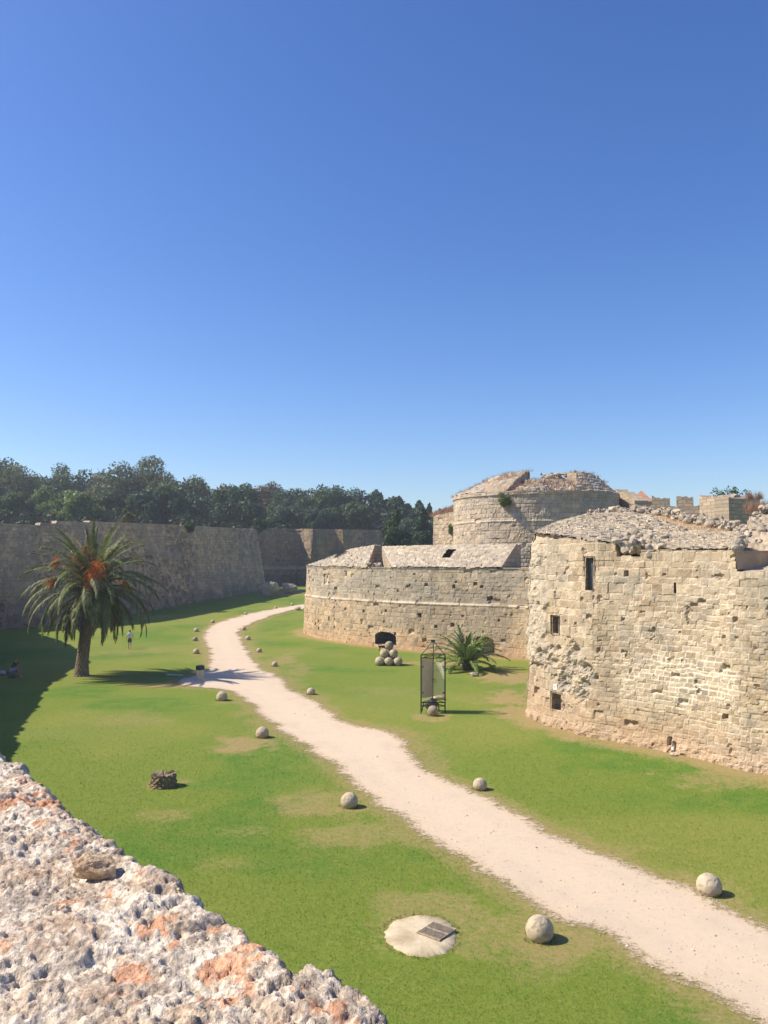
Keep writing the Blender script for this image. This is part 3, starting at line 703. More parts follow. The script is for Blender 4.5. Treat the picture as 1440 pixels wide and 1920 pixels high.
# ================================================================ ROUND TOWER
tw = thing('round_tower', 'big round stone tower behind the bastions, dry grass on its broken top', 'tower', (18.9, 100, 0))
o2 = np.array(tw.location)
ang = np.linspace(R(200), R(-20)+0, 60)
arc = [np.array([18.9+10.3*math.cos(a), 100+10.3*math.sin(a)]) for a in np.linspace(R(155), R(390), 26)]
S3 = wall_surf(arc, 15.85, .10, .012, 0, zbot=3)
U, Z, P = S3['U'], S3['Z'], S3['P']
dd, cc = stone_style(U, Z, P, 501, .44, .60, joint=.035, warp=.05, rough=.04, holes=.99, mortar=.10, grey=.6, base_soil=0, relief=.05)
cc = cc*1.12; cc = mix(cc, GREY*1.4, sst(12, 15, Z+2*fbm(U, Z, 0, .4, 3, 4))*.25)
b_ = np.exp(-((Z-12.4)/.10)**2); dd = dd+b_*.10; cc = mix(cc, LIGHT, b_*.5)
dd = dd+.14*sst(15.35, 15.45, Z)
grid('wall', displace(S3, dd), cc, M_WALL, tw, sub=o2)
TM = []
for args in ((850, 946, 905, 987, 4.0, 2.3, 511, dict(back=1.4, ruin=.12, endz=(-.55, .35))), (962, 1078, 985, 1070, 3.2, 1.5, 512, dict(back=1.4, ruin=.3)), (1079, 1156, 1081, 1120, 2.3, 2.1, 513, dict(back=1.6, ruin=.08, endz=(.35, -.1)))):
    kw = args[7]; TM.append(merlon(S3, tw, o2, *args[:7], Uo=0, z0=15.4, row=.5, wid=.7, amp=.09, **kw))
# ruined block on the middle of the tower top
cs, ss = [], []
for k in range(46):
    x = r_.uniform(1014, 1070); y = r_.uniform(888, 906); cs.append(at(x, y, 95+r_.uniform(-.6, .8))); ss.append(r_.uniform(.22, .5))
rocks('rubble', cs, ss, tw, o2, 15, .7, n=2)
# earth inside the tower top
rr_ = np.linspace(.0, 1, 24)[:, None]; an = np.linspace(0, 2*math.pi, 72)[None]
hx = 18.9+9.9*rr_*np.cos(an); hy = 100+9.9*rr_*np.sin(an); hz = 15.8+1.5*sst(1.0, .55, rr_)+.5*(fbm(hx, hy, 0, .5, 3, 8)-.5)+hx*0
grid('earth_fill', np.stack([hx, hy, hz], -1), None, M_SOIL, tw, smooth=True, sub=o2)

# curtain wall left of the tower
cw = thing('curtain_wall', 'short stone wall joining the round tower on its left, dry grass along its top', 'wall', at(828, 1040, 106))
o3 = np.array(cw.location)
S4 = wall_surf([np.array([7.2, 118.]), at(810, 1000, 108)[:2], at(852, 1000, 103)[:2]+np.array([1.2, 0])], lambda q, u: zfor(q, [700, 810, 852, 900], [968, 968, 958, 950]), .12, .02, 0, zbot=3)
dd, cc = stone_style(S4['U'], S4['Z'], S4['P'], 551, .42, .6, joint=.035, rough=.04, mortar=.1, grey=.4, base_soil=0)
grid('wall', displace(S4, dd), cc, M_WALL, cw, sub=o3)
q = S4['P'][-1]; nn = np.concatenate([S4['n'], np.zeros((len(q), 1))], 1); rc = q-nn*3.5; rc[:, 2] += 1.1
t5 = np.linspace(0, 1, 30)[:, None, None]; Ps = q[None]*(1-t5)+rc[None]*t5; nzz = fbm(Ps[..., 0], Ps[..., 1], 0, 1.2, 3, 3); Ps[..., 2] += (nzz-.5)*.4
grid('top', Ps, mix(rgb(.52, .44, .33), rgb(.36, .24, .14), sst(.4, .6, nzz)), M_ROOF, cw, sub=o3)
b6 = rc-nn*6; grid('earth_fill', np.stack([rc, b6]), None, M_SOIL, cw, sub=o3)

# ================================================================ LEFT MOAT WALLS
def dark_style(U, Z, P, seed, ground, soil=1):
    d, c = stone_style(U, Z, P, seed, .42, .62, ground=ground, joint=.03, warp=.06, rough=.05, holes=.99, mortar=.05, grey=.9, base_soil=0, relief=.05)
    st = fbm(U, Z*.25, 0, .9, 4, seed+70)
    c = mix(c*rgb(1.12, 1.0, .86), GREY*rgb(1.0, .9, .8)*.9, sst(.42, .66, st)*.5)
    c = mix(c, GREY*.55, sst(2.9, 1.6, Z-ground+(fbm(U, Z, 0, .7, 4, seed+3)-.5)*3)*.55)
    pit = sst(.56, .62, fbm(U, Z, 0, 1.8, 4, seed+71))*sst(.45, .6, fbm(U, Z, 0, .16, 2, seed+72)); d = d-.22*pit; c = mix(c, GREY*.6, pit*.5)
    return d, c
def far_top(q, u):
    X = proj(np.column_stack([q, np.full(len(q), 12.)]))[0]
    xs = [-400, 0, 74, 76, 105, 107, 168, 170, 196, 233, 333, 400, 478]; ys = [981, 981, 985, 980, 982, 976.5, 979.6, 976.5, 979, 980, 984, 988, 992]
    n_ = np.array([.93, -.37]); t = np.gradient(q, axis=0); t /= np.linalg.norm(t, axis=1)[:, None]; nr = np.stack([t[:, 1], -t[:, 0]], 1)
    return zfor(q-nr*.18*11.5, xs, ys)
fw = thing('moat_wall', 'tall shaded stone wall behind the palm, running back along the left of the moat', 'wall', FAR1[2].tolist()+[1.])
of = np.array(fw.location)
S5 = wall_surf(FAR1, far_top, .12, .18, 2)
dd, cc = dark_style(S5['U'], S5['Z'], S5['P'], 601, 1.0)
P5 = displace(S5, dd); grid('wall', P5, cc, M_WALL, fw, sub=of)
t5_ = S5['P'][-1]; n5 = np.concatenate([S5['n'], np.zeros((len(t5_), 1))], 1)
cp = np.stack([P5[-1], P5[-1]+[0, 0, .02], t5_-n5*1.0+[0, 0, .03], t5_-n5*1.3+[0, 0, -.9]]); grid('coping', cp, None, M_STONE, fw, sub=of)
rt = S5['P'][:, -1]; bkq = rt+np.array([-8, 8, 0]); grid('end_wall', np.stack([rt, bkq], 1), None, M_STONE, fw, sub=of)
# near part of the same side, mostly outside the frame
nw = thing('moat_wall', 'dark foot of the nearest left wall at the left edge beyond the seated person', 'wall', (-31, 62, 0))
on = np.array(nw.location)
nlz = lambda q, u: np.interp(q[:, 1], [5, 17, 33.5, 57, 65, 80, 93], [7.1, 7.1, 7.3, 9.6, 10.2, 11.3, 12.3])+.22*np.floor(3*vnoise(q[:, 1]*.45, q[:, 1]*0, 0, 4))
S6 = wall_surf(NEARL, nlz, .16, .14, 1)
dd, cc = dark_style(S6['U'], S6['Z'], S6['P'], 602, 0.)
dd = dd+.5*sst(1.6, .2, S6['Z'])*(fbm(S6['P'][..., 0], S6['P'][..., 1], S6['Z'], 1.2, 4, 5)-.2)
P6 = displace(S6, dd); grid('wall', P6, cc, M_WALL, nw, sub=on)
t6 = P6[-1]; n6 = np.concatenate([S6['n'], np.zeros((len(t6), 1))], 1); grid('coping', np.stack([t6, t6-n6*1.2, t6-n6*1.2-[0, 0, 1.2]]), None, M_STONE, nw, sub=on)
# second far wall with shallow buttress facets
FAR2 = [np.array([-36., 160.]), at(497, 1050, 167)[:2], at(556, 1050, 173)[:2], at(580, 1050, 169.8)[:2], at(600, 1050, 170)[:2], at(625, 1050, 175)[:2], at(650, 1050, 174)[:2], at(705, 1050, 188)[:2], at(860, 1050, 200)[:2]]
S7 = wall_surf(FAR2, lambda q, u: zfor(q, [400, 494, 560, 700, 900], [992, 989, 991, 993, 1000]), .25, .10, 0)
w2 = thing('moat_wall', 'dark far wall with slanting buttresses beyond the gap, below the pines', 'wall', (-18, 165, 2.4)); ow = np.array(w2.location)
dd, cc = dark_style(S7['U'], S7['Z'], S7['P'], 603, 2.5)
cc = cc*.62; dd = dd+.5*sst(6.6, 6.2, S7['Z']); cc = mix(cc, LIGHT*.9, np.exp(-((S7['Z']-6.3)/.35)**2)*.5)  # far wall's shadow put into its colour: all stone darkened; ledge band paler
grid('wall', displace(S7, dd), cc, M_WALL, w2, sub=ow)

# high ground behind the left walls
XX, YY = np.meshgrid(np.linspace(-420, 60, 120), np.linspace(-20, 520, 130))
front = np.interp(YY, [-20, 5, 33, 57, 80, 93, 100, 110, 125, 142, 151, 160, 167, 176, 190, 205, 520], [10, -5.5, -23, -33, -43, -53, -43.5, -37, -31, -26, -34, -31, -28, -22, -3, 18, 400])
HH = 11.6+.0*XX+1.2*fbm(XX, YY, 0, .05, 3, 3); HH = np.interp(YY, [0, 20, 60, 90, 110, 150], [6.4, 6.6, 9.0, 11.2, 12.2, 12.8])+.6*(fbm(XX, YY, 0, .05, 3, 3)-.5)
mkk = XX < front-1.0
tag(grid('upper_ground', np.stack([np.minimum(XX, front-1.0), YY, HH], -1), None, flat_mat('scrub_soil', (.10, .09, .045), .95, .4, .4, bst=.6, bd=.1, c2=(.16, .12, .07)), mask=XX < front+4, smooth=True), kind='structure')

# ================================================================ WALLS AND ROOFTOP BEHIND THE NEAR BASTION
cr = thing('battlement_wall', 'distant crenellated stone wall above the rubble ridge of the near bastion', 'wall', at(1290, 960, 82)); oc = np.array(cr.location)
def block(x0, y0, x1, y1, D0, D1, th, zlow=None):
    a = at(x0, y0, D0); b = at(x1, y1, D1); d_ = b-a; d_[2] = 0; d_ /= np.linalg.norm(d_); n_ = np.array([-d_[1], d_[0], 0])
    L = np.linalg.norm((b-a)[:2]); nu = int(L/.2)+2; zl = 9 if zlow is None else zlow
    t = np.linspace(0, 1, nu); zt = a[2]*(1-t)+b[2]*t+.75*(fbm(t*L, 0, 0, 1.5, 3, int(x0))-.5)
    F0 = np.stack([a[0]+(b[0]-a[0])*t, a[1]+(b[1]-a[1])*t, zt], 1); B0 = F0+n_*th
    o = MB(); vs = []
    for k in range(nu): vs += [np.array([F0[k][0], F0[k][1], zl]), F0[k], B0[k], np.array([B0[k][0], B0[k][1], zl])]
    fs = [(4*k+i, 4*k+i+1, 4*k+5+i, 4*k+4+i) for k in range(nu-1) for i in range(3)]+[(0, 1, 2, 3), tuple(4*(nu-1)+i for i in range(4))]
    o.add(vs, fs); return o
for args, nm in (((1180, 946, 1480, 952, 86, 80, 1.2, 9), 'wall'), ((1222, 932, 1256, 932, 85, 84.4, 1.4, 12.5), 'merlon'), ((1268, 932, 1300, 932, 84.2, 83.6, 1.4, 12.5), 'merlon'), ((1311, 930.5, 1366, 930, 83.2, 79, 3, 11), 'merlon'), ((1366, 930, 1425, 934, 79, 83, 1.5, 11), 'merlon')):
    block(*args).build(nm, M_STONE, cr, sub=oc)
# rightmost small tower stub
tb = thing('stone_turret', 'small ruined stone block at the right edge behind the slab roof', 'ruin', at(1432, 970, 60)); ot = np.array(tb.location)
cs, ss = [], []
for k in range(90):
    x = r_.uniform(1412, 1450); y = r_.uniform(945, 1000); 
    if y < 962 and x < 1420+ (962-y)*.6: continue
    cs.append(at(x, y, 60+r_.uniform(-.6, .6))); ss.append(r_.uniform(.18, .40))
rocks('masonry', cs, ss, tb, ot, 16, .75, n=2)
mb = MB(); p = at(1478, 1005, 60); mb.box((p[0], p[1]+.9, p[2]-1.0), (3.0, 1.4, 5.0)); mb.build('core', M_STONE, tb, sub=ot)
# tiled pyramid roof
hr_ = thing('house', 'distant house with orange tiled pyramid roof beside the round tower', 'house', at(1203, 960, 125)); oh = np.array(hr_.location)
ap = at(1202, 920, 126.5); s = 2.0; ez = at(1202, 941, 125)[2]
M_TILE = flat_mat('terracotta', (.50, .235, .14), .85, .2, 6, c2=(.62, .33, .21))
mb = MB()
base = [np.array([ap[0]+s*1.25*math.cos(R(a)), ap[1]+s*1.25*math.sin(R(a)), ez]) for a in (-60, 30, 120, 210)]
for k in range(4):
    a, b = base[k], base[(k+1) % 4]
    for r in range(9):
        t0, t1 = r/9, (r+1)/9; lift = np.array([0, 0, .10])
        mb.add([a*(1-t0)+ap*t0+lift, b*(1-t0)+ap*t0+lift, b*(1-t1)+ap*t1, a*(1-t1)+ap*t1, a*(1-t0)+ap*t0, b*(1-t0)+ap*t0], [(0, 1, 2, 3), (4, 5, 1, 0)])
mb.build('roof', M_TILE, hr_, sub=oh)
mb = MB(); bb = [b+(np.array([ap[0], ap[1], ez])-b)*.08 for b in base]
mb.add(bb+[b-[0, 0, 5] for b in bb], [(k, (k+1) % 4, 4+(k+1) % 4, 4+k) for k in range(4)]); mb.build('wall', M_STONE, hr_, sub=oh)
# low wall right of the tower
lw = thing('curtain_wall', 'low shaded wall running right from the round tower towards the tiled roof', 'wall', at(1170, 940, 98)); ol = np.array(lw.location)
block(1150, 918, 1178, 930, 101, 97, 1.5, 9).build('wall', M_STONE, lw, sub=ol); block(1178, 930, 1190, 940, 97, 94, 1.5, 9).build('wall', M_STONE, lw, sub=ol)

# ================================================================ VEGETATION
def leaves(centres, radii, n, size, cols, seed, shell=.55, flat=1.0, elong=1.6, up=.2):
    """many small leaf quads scattered through a set of clumps"""
    r = np.random.default_rng(seed); k = r.choice(len(centres), n, p=np.array(radii)**2/np.sum(np.array(radii)**2))
    d_ = r.normal(size=(n, 3)); d_ /= np.linalg.norm(d_, axis=1)[:, None]
    rad = np.asarray(radii)[k]*(shell+(1-shell)*r.random(n)**.6)*r.choice([1, 1, 1, 1.12], n)
    c = np.asarray(centres)[k]+d_*rad[:, None]*np.array([1, 1, flat])
    a = r.normal(size=(n, 3))+d_*.3; a[:, 2] += up; a /= np.linalg.norm(a, axis=1)[:, None]
    b = np.cross(a, d_+.4*r.normal(size=(n, 3))); b /= np.linalg.norm(b, axis=1)[:, None]+1e-6
    s = size*r.uniform(.6, 1.4, n)[:, None]
    v = np.stack([c-a*s*elong*.5, c+b*s*.4, c+a*s*elong*.5, c-b*s*.4], 1).reshape(-1, 3)
    f = np.arange(n*4).reshape(n, 4)
    cl = np.asarray(cols); tk = r.random(len(centres)); cc = mix(cl[0], cl[1], np.clip(tk[k]*.7+r.random(n)*.4-.05, 0, 1))
    return v, f, np.repeat(cc, 4, 0)
def crown_clumps(rx, ry, rz, n, seed, top=1.6, lumpy=.3):
    r = np.random.default_rng(seed); cs = []; rs = []
    while len(cs) < n:
        d_ = r.normal(size=3); d_ /= np.linalg.norm(d_); q = r.random()**.4
        p = d_*q*np.array([rx, ry, rz])*r.uniform(.75, 1.05)
        if p[2] < -rz*.75: continue
        cs.append(p); rs.append(min(rx, rz)*r.uniform(.24, .46)*(1.1-.25*q))
    return np.array(cs), np.array(rs)
def tree(name, label, cat, base, height, rx, zc, rz, ncl, nlf, lsize, cols, seed, group=None, conic=0, ry=None):
    t = thing(name, label, cat, base, group)
    cs, rs = crown_clumps(rx, ry or rx, rz, ncl, seed)
    if conic:
        k = (cs[:, 2]+rz)/(2*rz); cs[:, :2] *= (1+conic*(.25-1.1*k))[:, None]; rs = rs*(1+conic*(.2-.8*k))
        cs = np.concatenate([cs, [[0, 0, rz*q] for q in (1.0, 1.1, .9, .8)]]); rs = np.concatenate([rs, [rx*.09, rx*.05, rx*.14, rx*.18]])
    cs = cs+np.array([0, 0, zc])
    v, f, c = leaves(cs, rs, nlf, lsize, cols, seed+1)
    npmesh('crown', v, f, M_LEAF, t, c)
    mb = MB(); r = random.Random(seed); pr = Vector((0, 0, -.3)); n = 6
    for k in range(n):
        nx = Vector((r.uniform(-.1, .1)*rx*.3, r.uniform(-.1, .1)*rx*.3, zc*(k+1)/n)); r0 = height*.022*(1-k/n*.6); mb.tube(pr, nx, r0*1.1, r0*.95, 9, k == 0); pr = nx
    for k in range(9):
        q = cs[r.randrange(len(cs))]; st_ = Vector((0, 0, zc*r.uniform(.45, .95))); mid = st_.lerp(Vector(q), .5)+Vector((0, 0, .4))
        mb.tube(st_, mid, height*.010, height*.007, 6); mb.tube(mid, Vector(q), height*.007, height*.003, 6)
    mb.build('trunk', M_BARK, t, smooth=True)
    return t
DK = [rgb(.036, .066, .026), rgb(.105, .16, .05)]; OL = [rgb(.06, .085, .034), rgb(.165, .195, .075)]; LT = [rgb(.07, .12, .03), rgb(.21, .28, .075)]; BR = [rgb(.08, .07, .038), rgb(.19, .15, .08)]; PN = [rgb(.030, .066, .040), rgb(.09, .15, .06)]
def hill(x, y): return float(np.interp(y, [0, 20, 60, 90, 110, 150], [6.4, 6.6, 9.0, 11.2, 12.2, 12.8]))
TR = [ # px, top py, D, crown half width px, colours, label
 (-55, 858, 185, 75, OL, 'olive green tree cut by the left edge of the photo, tallest there', 0),
 (22, 864, 205, 62, OL, 'big brownish olive tree with domed crown at the far left above the wall', 0),
 (78, 886, 215, 42, DK, 'dark tree just right of the domed olive one at far left', 0),
 (135, 880, 218, 46, DK, 'dark round tree behind the light green bush trees on the left', 0),
 (186, 886, 222, 40, DK, 'dark tree left of the widest domed crown', 0),
 (262, 870, 205, 92, OL, 'widest tree with a broad domed crown above the wall, right of the palm', 0),
 (345, 893, 212, 46, DK, 'dark tree on the right shoulder of the broad domed crown', 0),
 (108, 915, 168, 50, LT, 'light green bushy tree above the wall left of the palm top', 0),
 (152, 930, 160, 30, LT, 'small yellow green tree tucked below the light green bushy one', 0),
 (30, 925, 165, 48, DK, 'dark shadowy tree at the left edge in front of the olive dome', 0),
 (205, 925, 172, 48, DK, 'dark low tree directly above the palm', 0),
 (318, 912, 172, 60, PN, 'dark spreading tree with layered branches in front of the broad dome', 0),
 (398, 908, 215, 40, BR, 'brownish tree between the broad dome and the dark round pine', 0),
 (446, 912, 185, 36, PN, 'dark round pine above the end of the tall shaded wall', 0),
 (500, 915, 222, 40, BR, 'brown tinged tree right of the dark round pine', 0),
 (552, 916, 215, 44, PN, 'dark flat topped pine in the middle of the row', 0),
 (600, 925, 210, 36, DK, 'dark green tree between the flat topped pine and the tall peaked one', 0),
 (640, 908, 215, 50, PN, 'tall peaked pine, highest of the right half of the row', 0),
 (545, 950, 195, 40, PN, 'low dark tree in front of the flat topped pine', 0),
 (655, 945, 195, 44, DK, 'low dark green tree in front of the peaked pine', 0),
 (600, 955, 192, 36, PN, 'low dark tree just above the far wall with the buttresses', 0),
 (706, 924, 215, 44, PN, 'dark conifer right of the tall peaked pine', .6),
 (748, 936, 212, 44, PN, 'dark conifer near the right end of the row', .6),
 (786, 942, 205, 32, PN, 'slim pointed conifer at the right end of the row beside the curtain wall', 1),
 (805, 948, 202, 18, PN, 'last dark conifer half hidden by the curtain wall', 1)]
for k, (px, py, D, hw, colr, lab, con) in enumerate(TR):
    tp = at(px, py, D); gzv = hill(tp[0], D); H = tp[2]-gzv; rx = hw/F*D*1.28
    zc = H*.52; rz = H*.47; hw = hw*1.0
    tree('pine_tree' if colr is PN else 'tree', lab, 'tree', (tp[0], tp[1], gzv), H, rx, zc, rz, 80 if not con else 50, int(11000+hw*130), .50, colr, 700+k*7, 'trees along the skyline behind the left wall', conic=con, ry=min(rx, 7))
p = gnd(742, 1130); 
tree('pine_tree', 'tall green pine standing inside the moat, its crown rising behind the middle bastion roof', 'tree', (1.9, 132, 2.0), 14.5, 3.4, 9.5, 5.2, 40, 7500, .34, [rgb(.03, .06, .02), rgb(.10, .15, .05)], 901, conic=1)
tree('pine_tree', 'dark tree inside the moat just left of the curtain wall', 'tree', (6.8, 140, 2.2), 14.5, 3.2, 9.8, 5.2, 36, 6500, .36, PN, 903, conic=1)
tree('pine_tree', 'dark tree inside the moat behind the right roof of the middle bastion', 'tree', (10.5, 150, 2.2), 14.5, 3.6, 9.8, 5.2, 36, 6500, .36, PN, 905, conic=1)
# understorey that reads as one mass at the foot of the trees
cs, rs = [], []; r9 = np.random.default_rng(77)
for k in range(150):
    px = r9.uniform(-30, 800); D = r9.uniform(150, 175) if px < 450 else r9.uniform(192, 212); p_ = at(px, r9.uniform(975, 1000), D); p_[2] = hill(p_[0], D)+r9.uniform(.3, 2.2); cs.append(p_); rs.append(r9.uniform(1.6, 3.0))
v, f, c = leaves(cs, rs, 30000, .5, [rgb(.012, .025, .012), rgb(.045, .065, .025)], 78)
tag(npmesh('undergrowth', v, f, M_LEAF, col=c), 'dark mass of shrubs filling the foot of the trees above the left wall', 'undergrowth', kind='stuff')
def bush(label, c, r0, nlf, ls, cols, seed, name='shrub', sq=(1, 1, 1), ncl=14):
    t = thing(name, label, 'shrub', c); r = np.random.default_rng(seed)
    cs = r.normal(size=(ncl, 3))*r0*.38*np.array(sq)+[0, 0, r0*.8*sq[2]]; rs = r.uniform(.25, .45, ncl)*r0
    v, f, cc_ = leaves(cs, rs, nlf, ls, cols, seed+1, shell=.2, up=.6); npmesh('leaves', v, f, M_LEAF, t, cc_)
    mb = MB()
    for k in range(7): mb.tube((0, 0, -.2), cs[k], .04*r0, .012*r0, 5)
    mb.build('stems', M_BARK, t)
    return t
tp_ = P5[-1]; Xq = proj(tp_)[0]
c = tp_[int(np.argmin(abs(Xq-246)))]-[.6, 0, .1]; bush('light yellow green shrub growing on top of the left wall right of the palm', c, 1.0, 1600, .16, [rgb(.10, .12, .04), rgb(.24, .24, .10)], 801, sq=(1, 1, 1.2))
c = tp_[int(np.argmin(abs(Xq-352)))]+[.2, 0, -1.1]; bush('dark creeper hanging over the top of the left wall', c, 1.5, 2600, .2, DK, 803, sq=(1.2, .9, .7))
c = tp_[int(np.argmin(abs(Xq-470)))]+[1.0, 3, -.6]; bush('dark bush hanging over the right end of the tall shaded wall', c, 1.7, 2600, .22, DK, 805)
i, j = hit(S3, 948, 940); c = S3['P'][i, j]+[-.25, -.35, -.6]; bush('bright green caper bush growing out of the round tower wall', c, .95, 1800, .15, [rgb(.10, .15, .03), rgb(.27, .30, .09)], 807, name='caper_bush', sq=(1, .5, .8))
i, j = hit(S4, 846, 992); c = S4['P'][i, j]+[-.1, -.25, -.6]; bush('small dark green plant on the curtain wall beside the round tower', c, .6, 600, .13, LT, 809, name='caper_bush', sq=(.6, .5, 1.3))
bush('sparse dark bush on top of the distant crenellated wall', at(1364, 934, 84), 1.3, 350, .16, DK, 811, sq=(1.6, .6, .6))

def blades(pts, hmin, hmax, wd, cols, seed, spread=.25, per=1):
    r = np.random.default_rng(seed); pts = np.repeat(np.asarray(pts), per, 0); n = len(pts)
    pts = pts+r.normal(0, spread, (n, 3))*[1, 1, 0.05]
    h = r.uniform(hmin, hmax, n); a = r.uniform(0, 6.28, n); ln = r.normal(0, .28, (n, 2))*h[:, None]
    w_ = np.stack([np.cos(a), np.sin(a), a*0], 1)*wd*r.uniform(.5, 1.2, n)[:, None]
    tip = pts+np.column_stack([ln, h]); v = np.stack([pts-w_, pts+w_, tip], 1).reshape(-1, 3)
    c = mix(cols[0], cols[1], r.random(n)); return v, np.arange(n*3).reshape(n, 3), np.repeat(c, 3, 0)
RED = [rgb(.26, .13, .08), rgb(.46, .29, .19)]; STR = [rgb(.36, .26, .14), rgb(.55, .43, .26)]
def tufts(label, pts, per, hmin, hmax, wd, cols, seed, spread):
    v, f, c = blades(pts, hmin, hmax, wd, cols, seed, spread, per)
    return tag(npmesh('dry_grass', v, f, M_DRY, col=c), label, 'dry grass', kind='stuff')
rg = np.random.default_rng(31)
pts = []
for k in range(230):
    Pm_ = TM[rg.choice(3, p=[.5, .3, .2])]; nvm, num = Pm_.shape[:2]; q_ = rg.random()
    i = int(rg.uniform(.45, .98)*nvm) if q_ < .7 else int(rg.uniform(.0, .5)*nvm); j = int(rg.random()**(1.8 if q_ > .5 else 1)*num)
    if q_ > .85: j = int(rg.uniform(0, .12)*num)
    pts.append(Pm_[i, min(j, num-1)])
for k in range(120):
    a_ = rg.uniform(-2.6, -1.0); r_k = rg.uniform(6.5, 9.2); pts.append([18.9+r_k*math.cos(a_), 100+r_k*math.sin(a_), 15.8+1.5*float(sst(1.0, .55, r_k/9.9))])
tufts('dry reddish grass growing over the broken top of the round tower', pts, 18, .15, .5, .02, RED, 32, .30)
pts = [at(812+rg.random()*40, 0, 1) for _ in range(0)]; 
for k in range(90): 
    i = rg.integers(0, 30); j = rg.integers(0, Ps.shape[1]); pts.append(Ps[i, j])
tufts('dry reddish grass along the top of the curtain wall left of the round tower', pts, 40, .25, .75, .03, RED, 33, .35)
pts = [at(rg.uniform(1398, 1445), rg.uniform(950, 966), 70+rg.uniform(-1, 1)) for _ in range(70)]+[at(rg.choice([1407, 1424])+rg.normal(0, 1.8), 936, 72) for _ in range(26)]
tufts('tall dry reddish grass at the right edge above the crenellated wall', pts, 20, .3, .95, .014, RED, 34, .15)
mb = MB(); 
pts = []
for k in range(260):
    i = rg.integers(60, NV-4); j = rg.integers(0, NU-1)
    if sand[i, j] > .5 or rg.random() < .15: pts.append(Pr[i, j])
tufts('thin straw coloured grass on the sandy part of the near bastion roof', pts, 14, .06, .22, .012, STR, 35, .2)

# ---- palm
def frond(L, el0, droop, nleaf, ll, lw, seed, fold=.55, colr=None, twist=0):
    """one feather leaf in its own frame (grows along +x)"""
    r = np.random.default_rng(seed); K = 14; s = np.linspace(0, 1, K+1); el = el0-droop*s**1.3
    dx = np.cos(el)*L/K; dz = np.sin(el)*L/K
    x = np.concatenate([[0], np.cumsum(dx[:-1])]); z = np.concatenate([[0], np.cumsum(dz[:-1])]); y = twist*s**2*L*.15
    V, Fq, C = [], [], []; k = 0
    w_ = .045*(1-s*.85)*L/5+.006
    for i in range(K):
        for (a, b) in ((i, i+1),):
            V += [(x[a], y[a]-w_[a], z[a]), (x[a], y[a]+w_[a], z[a]), (x[b], y[b]+w_[b], z[b]), (x[b], y[b]-w_[b], z[b])]; Fq.append((k, k+1, k+2, k+3)); C += [colr[2]]*4; k += 4
    for sd in (-1, 1):
        for q in range(nleaf):
            t = .10+.90*(q+r.uniform(-.3, .3))/nleaf; t = min(max(t, .08), .995)
            px_, py_, pz_ = np.interp(t, s, x), np.interp(t, s, y), np.interp(t, s, z); e = np.interp(t, s, el)
            f_ = np.array([math.cos(e), 0, math.sin(e)]); up = np.array([-math.sin(e), 0, math.cos(e)]); rt_ = np.array([0, sd, 0])
            sw = np.interp(t, [0, .5, 1], [.55, .85, 1.5])+r.uniform(-.12, .12)
            dr = rt_*math.cos(sw)+f_*math.sin(sw)+up*(fold*math.cos(sw)+r.uniform(-.15, .15)); dr /= np.linalg.norm(dr)
            l = ll*np.interp(t, [0, .15, .6, 1], [.35, .8, 1, .55])*r.uniform(.85, 1.1)
            p0 = np.array([px_, py_, pz_]); m_ = p0+dr*l*.55; tp = p0+dr*l+np.array([0, 0, -.38*l]); wv = np.cross(dr, up+rt_*.3); wv = wv/np.linalg.norm(wv)*lw
            V += [p0-wv*.5, p0+wv*.5, m_+wv, m_-wv]; Fq.append((k, k+1, k+2, k+3)); V += [m_-wv, m_+wv, tp+wv*.12, tp-wv*.12]; Fq.append((k+4, k+5, k+6, k+7)); k += 8
            cl = mix(colr[0], colr[1], r.random()); C += [cl]*8
    return np.array([np.array(v, float) for v in V]), np.array(Fq), np.array(C)
def place_frond(parent, origin, az, L, el0, droop, seed, colr, nleaf, ll, lw, fold=.55):
    v, f, c = frond(L, el0, droop, nleaf, ll, lw, seed, fold, colr, twist=random.uniform(-1, 1))
    ca, sa = math.cos(az), math.sin(az); v = v @ np.array([[ca, sa, 0], [-sa, ca, 0], [0, 0, 1]])
    return npmesh('frond', v+np.asarray(origin), f, M_FROND, parent, c)
PALM = [rgb(.095, .125, .036), rgb(.26, .28, .095), rgb(.24, .24, .12)]
pb = gnd(152, 1267)
palm = thing('palm_tree', 'tall date palm with orange fruit clusters standing on the left lawn', 'palm tree', pb)
# trunk
hT = 6.0; NVt, NUt = 150, 72; tz = np.linspace(0, 1, NVt)[:, None]; ta = np.linspace(0, 2*math.pi, NUt+1)[None]
rad = np.interp(tz, [0, .06, .2, .6, .85, .93, 1], [.56, .46, .38, .34, .35, .56, .5])
dia = np.abs(np.sin(ta*7+tz*46))*np.abs(np.sin(ta*7-tz*46)); rad = rad+.05*dia+.03*(vnoise(np.cos(ta)*4, np.sin(ta)*4, tz*24, 3)-.5)
tx = .62*tz**1.3; Pt = np.stack([tx+rad*np.cos(ta), rad*np.sin(ta)+0*tz, tz*hT-.15+0*ta], -1)
grid('trunk', Pt, mix(rgb(.16, .115, .075), rgb(.33, .26, .18), np.clip(dia+(vnoise(ta*3, tz*30, 0, 8)-.5)*.5, 0, 1)), M_ROCK, palm, smooth=True)
cen = np.array([.66, 0, 5.9]); random.seed(11)
nf = 98; ga = math.pi*(3-math.sqrt(5))
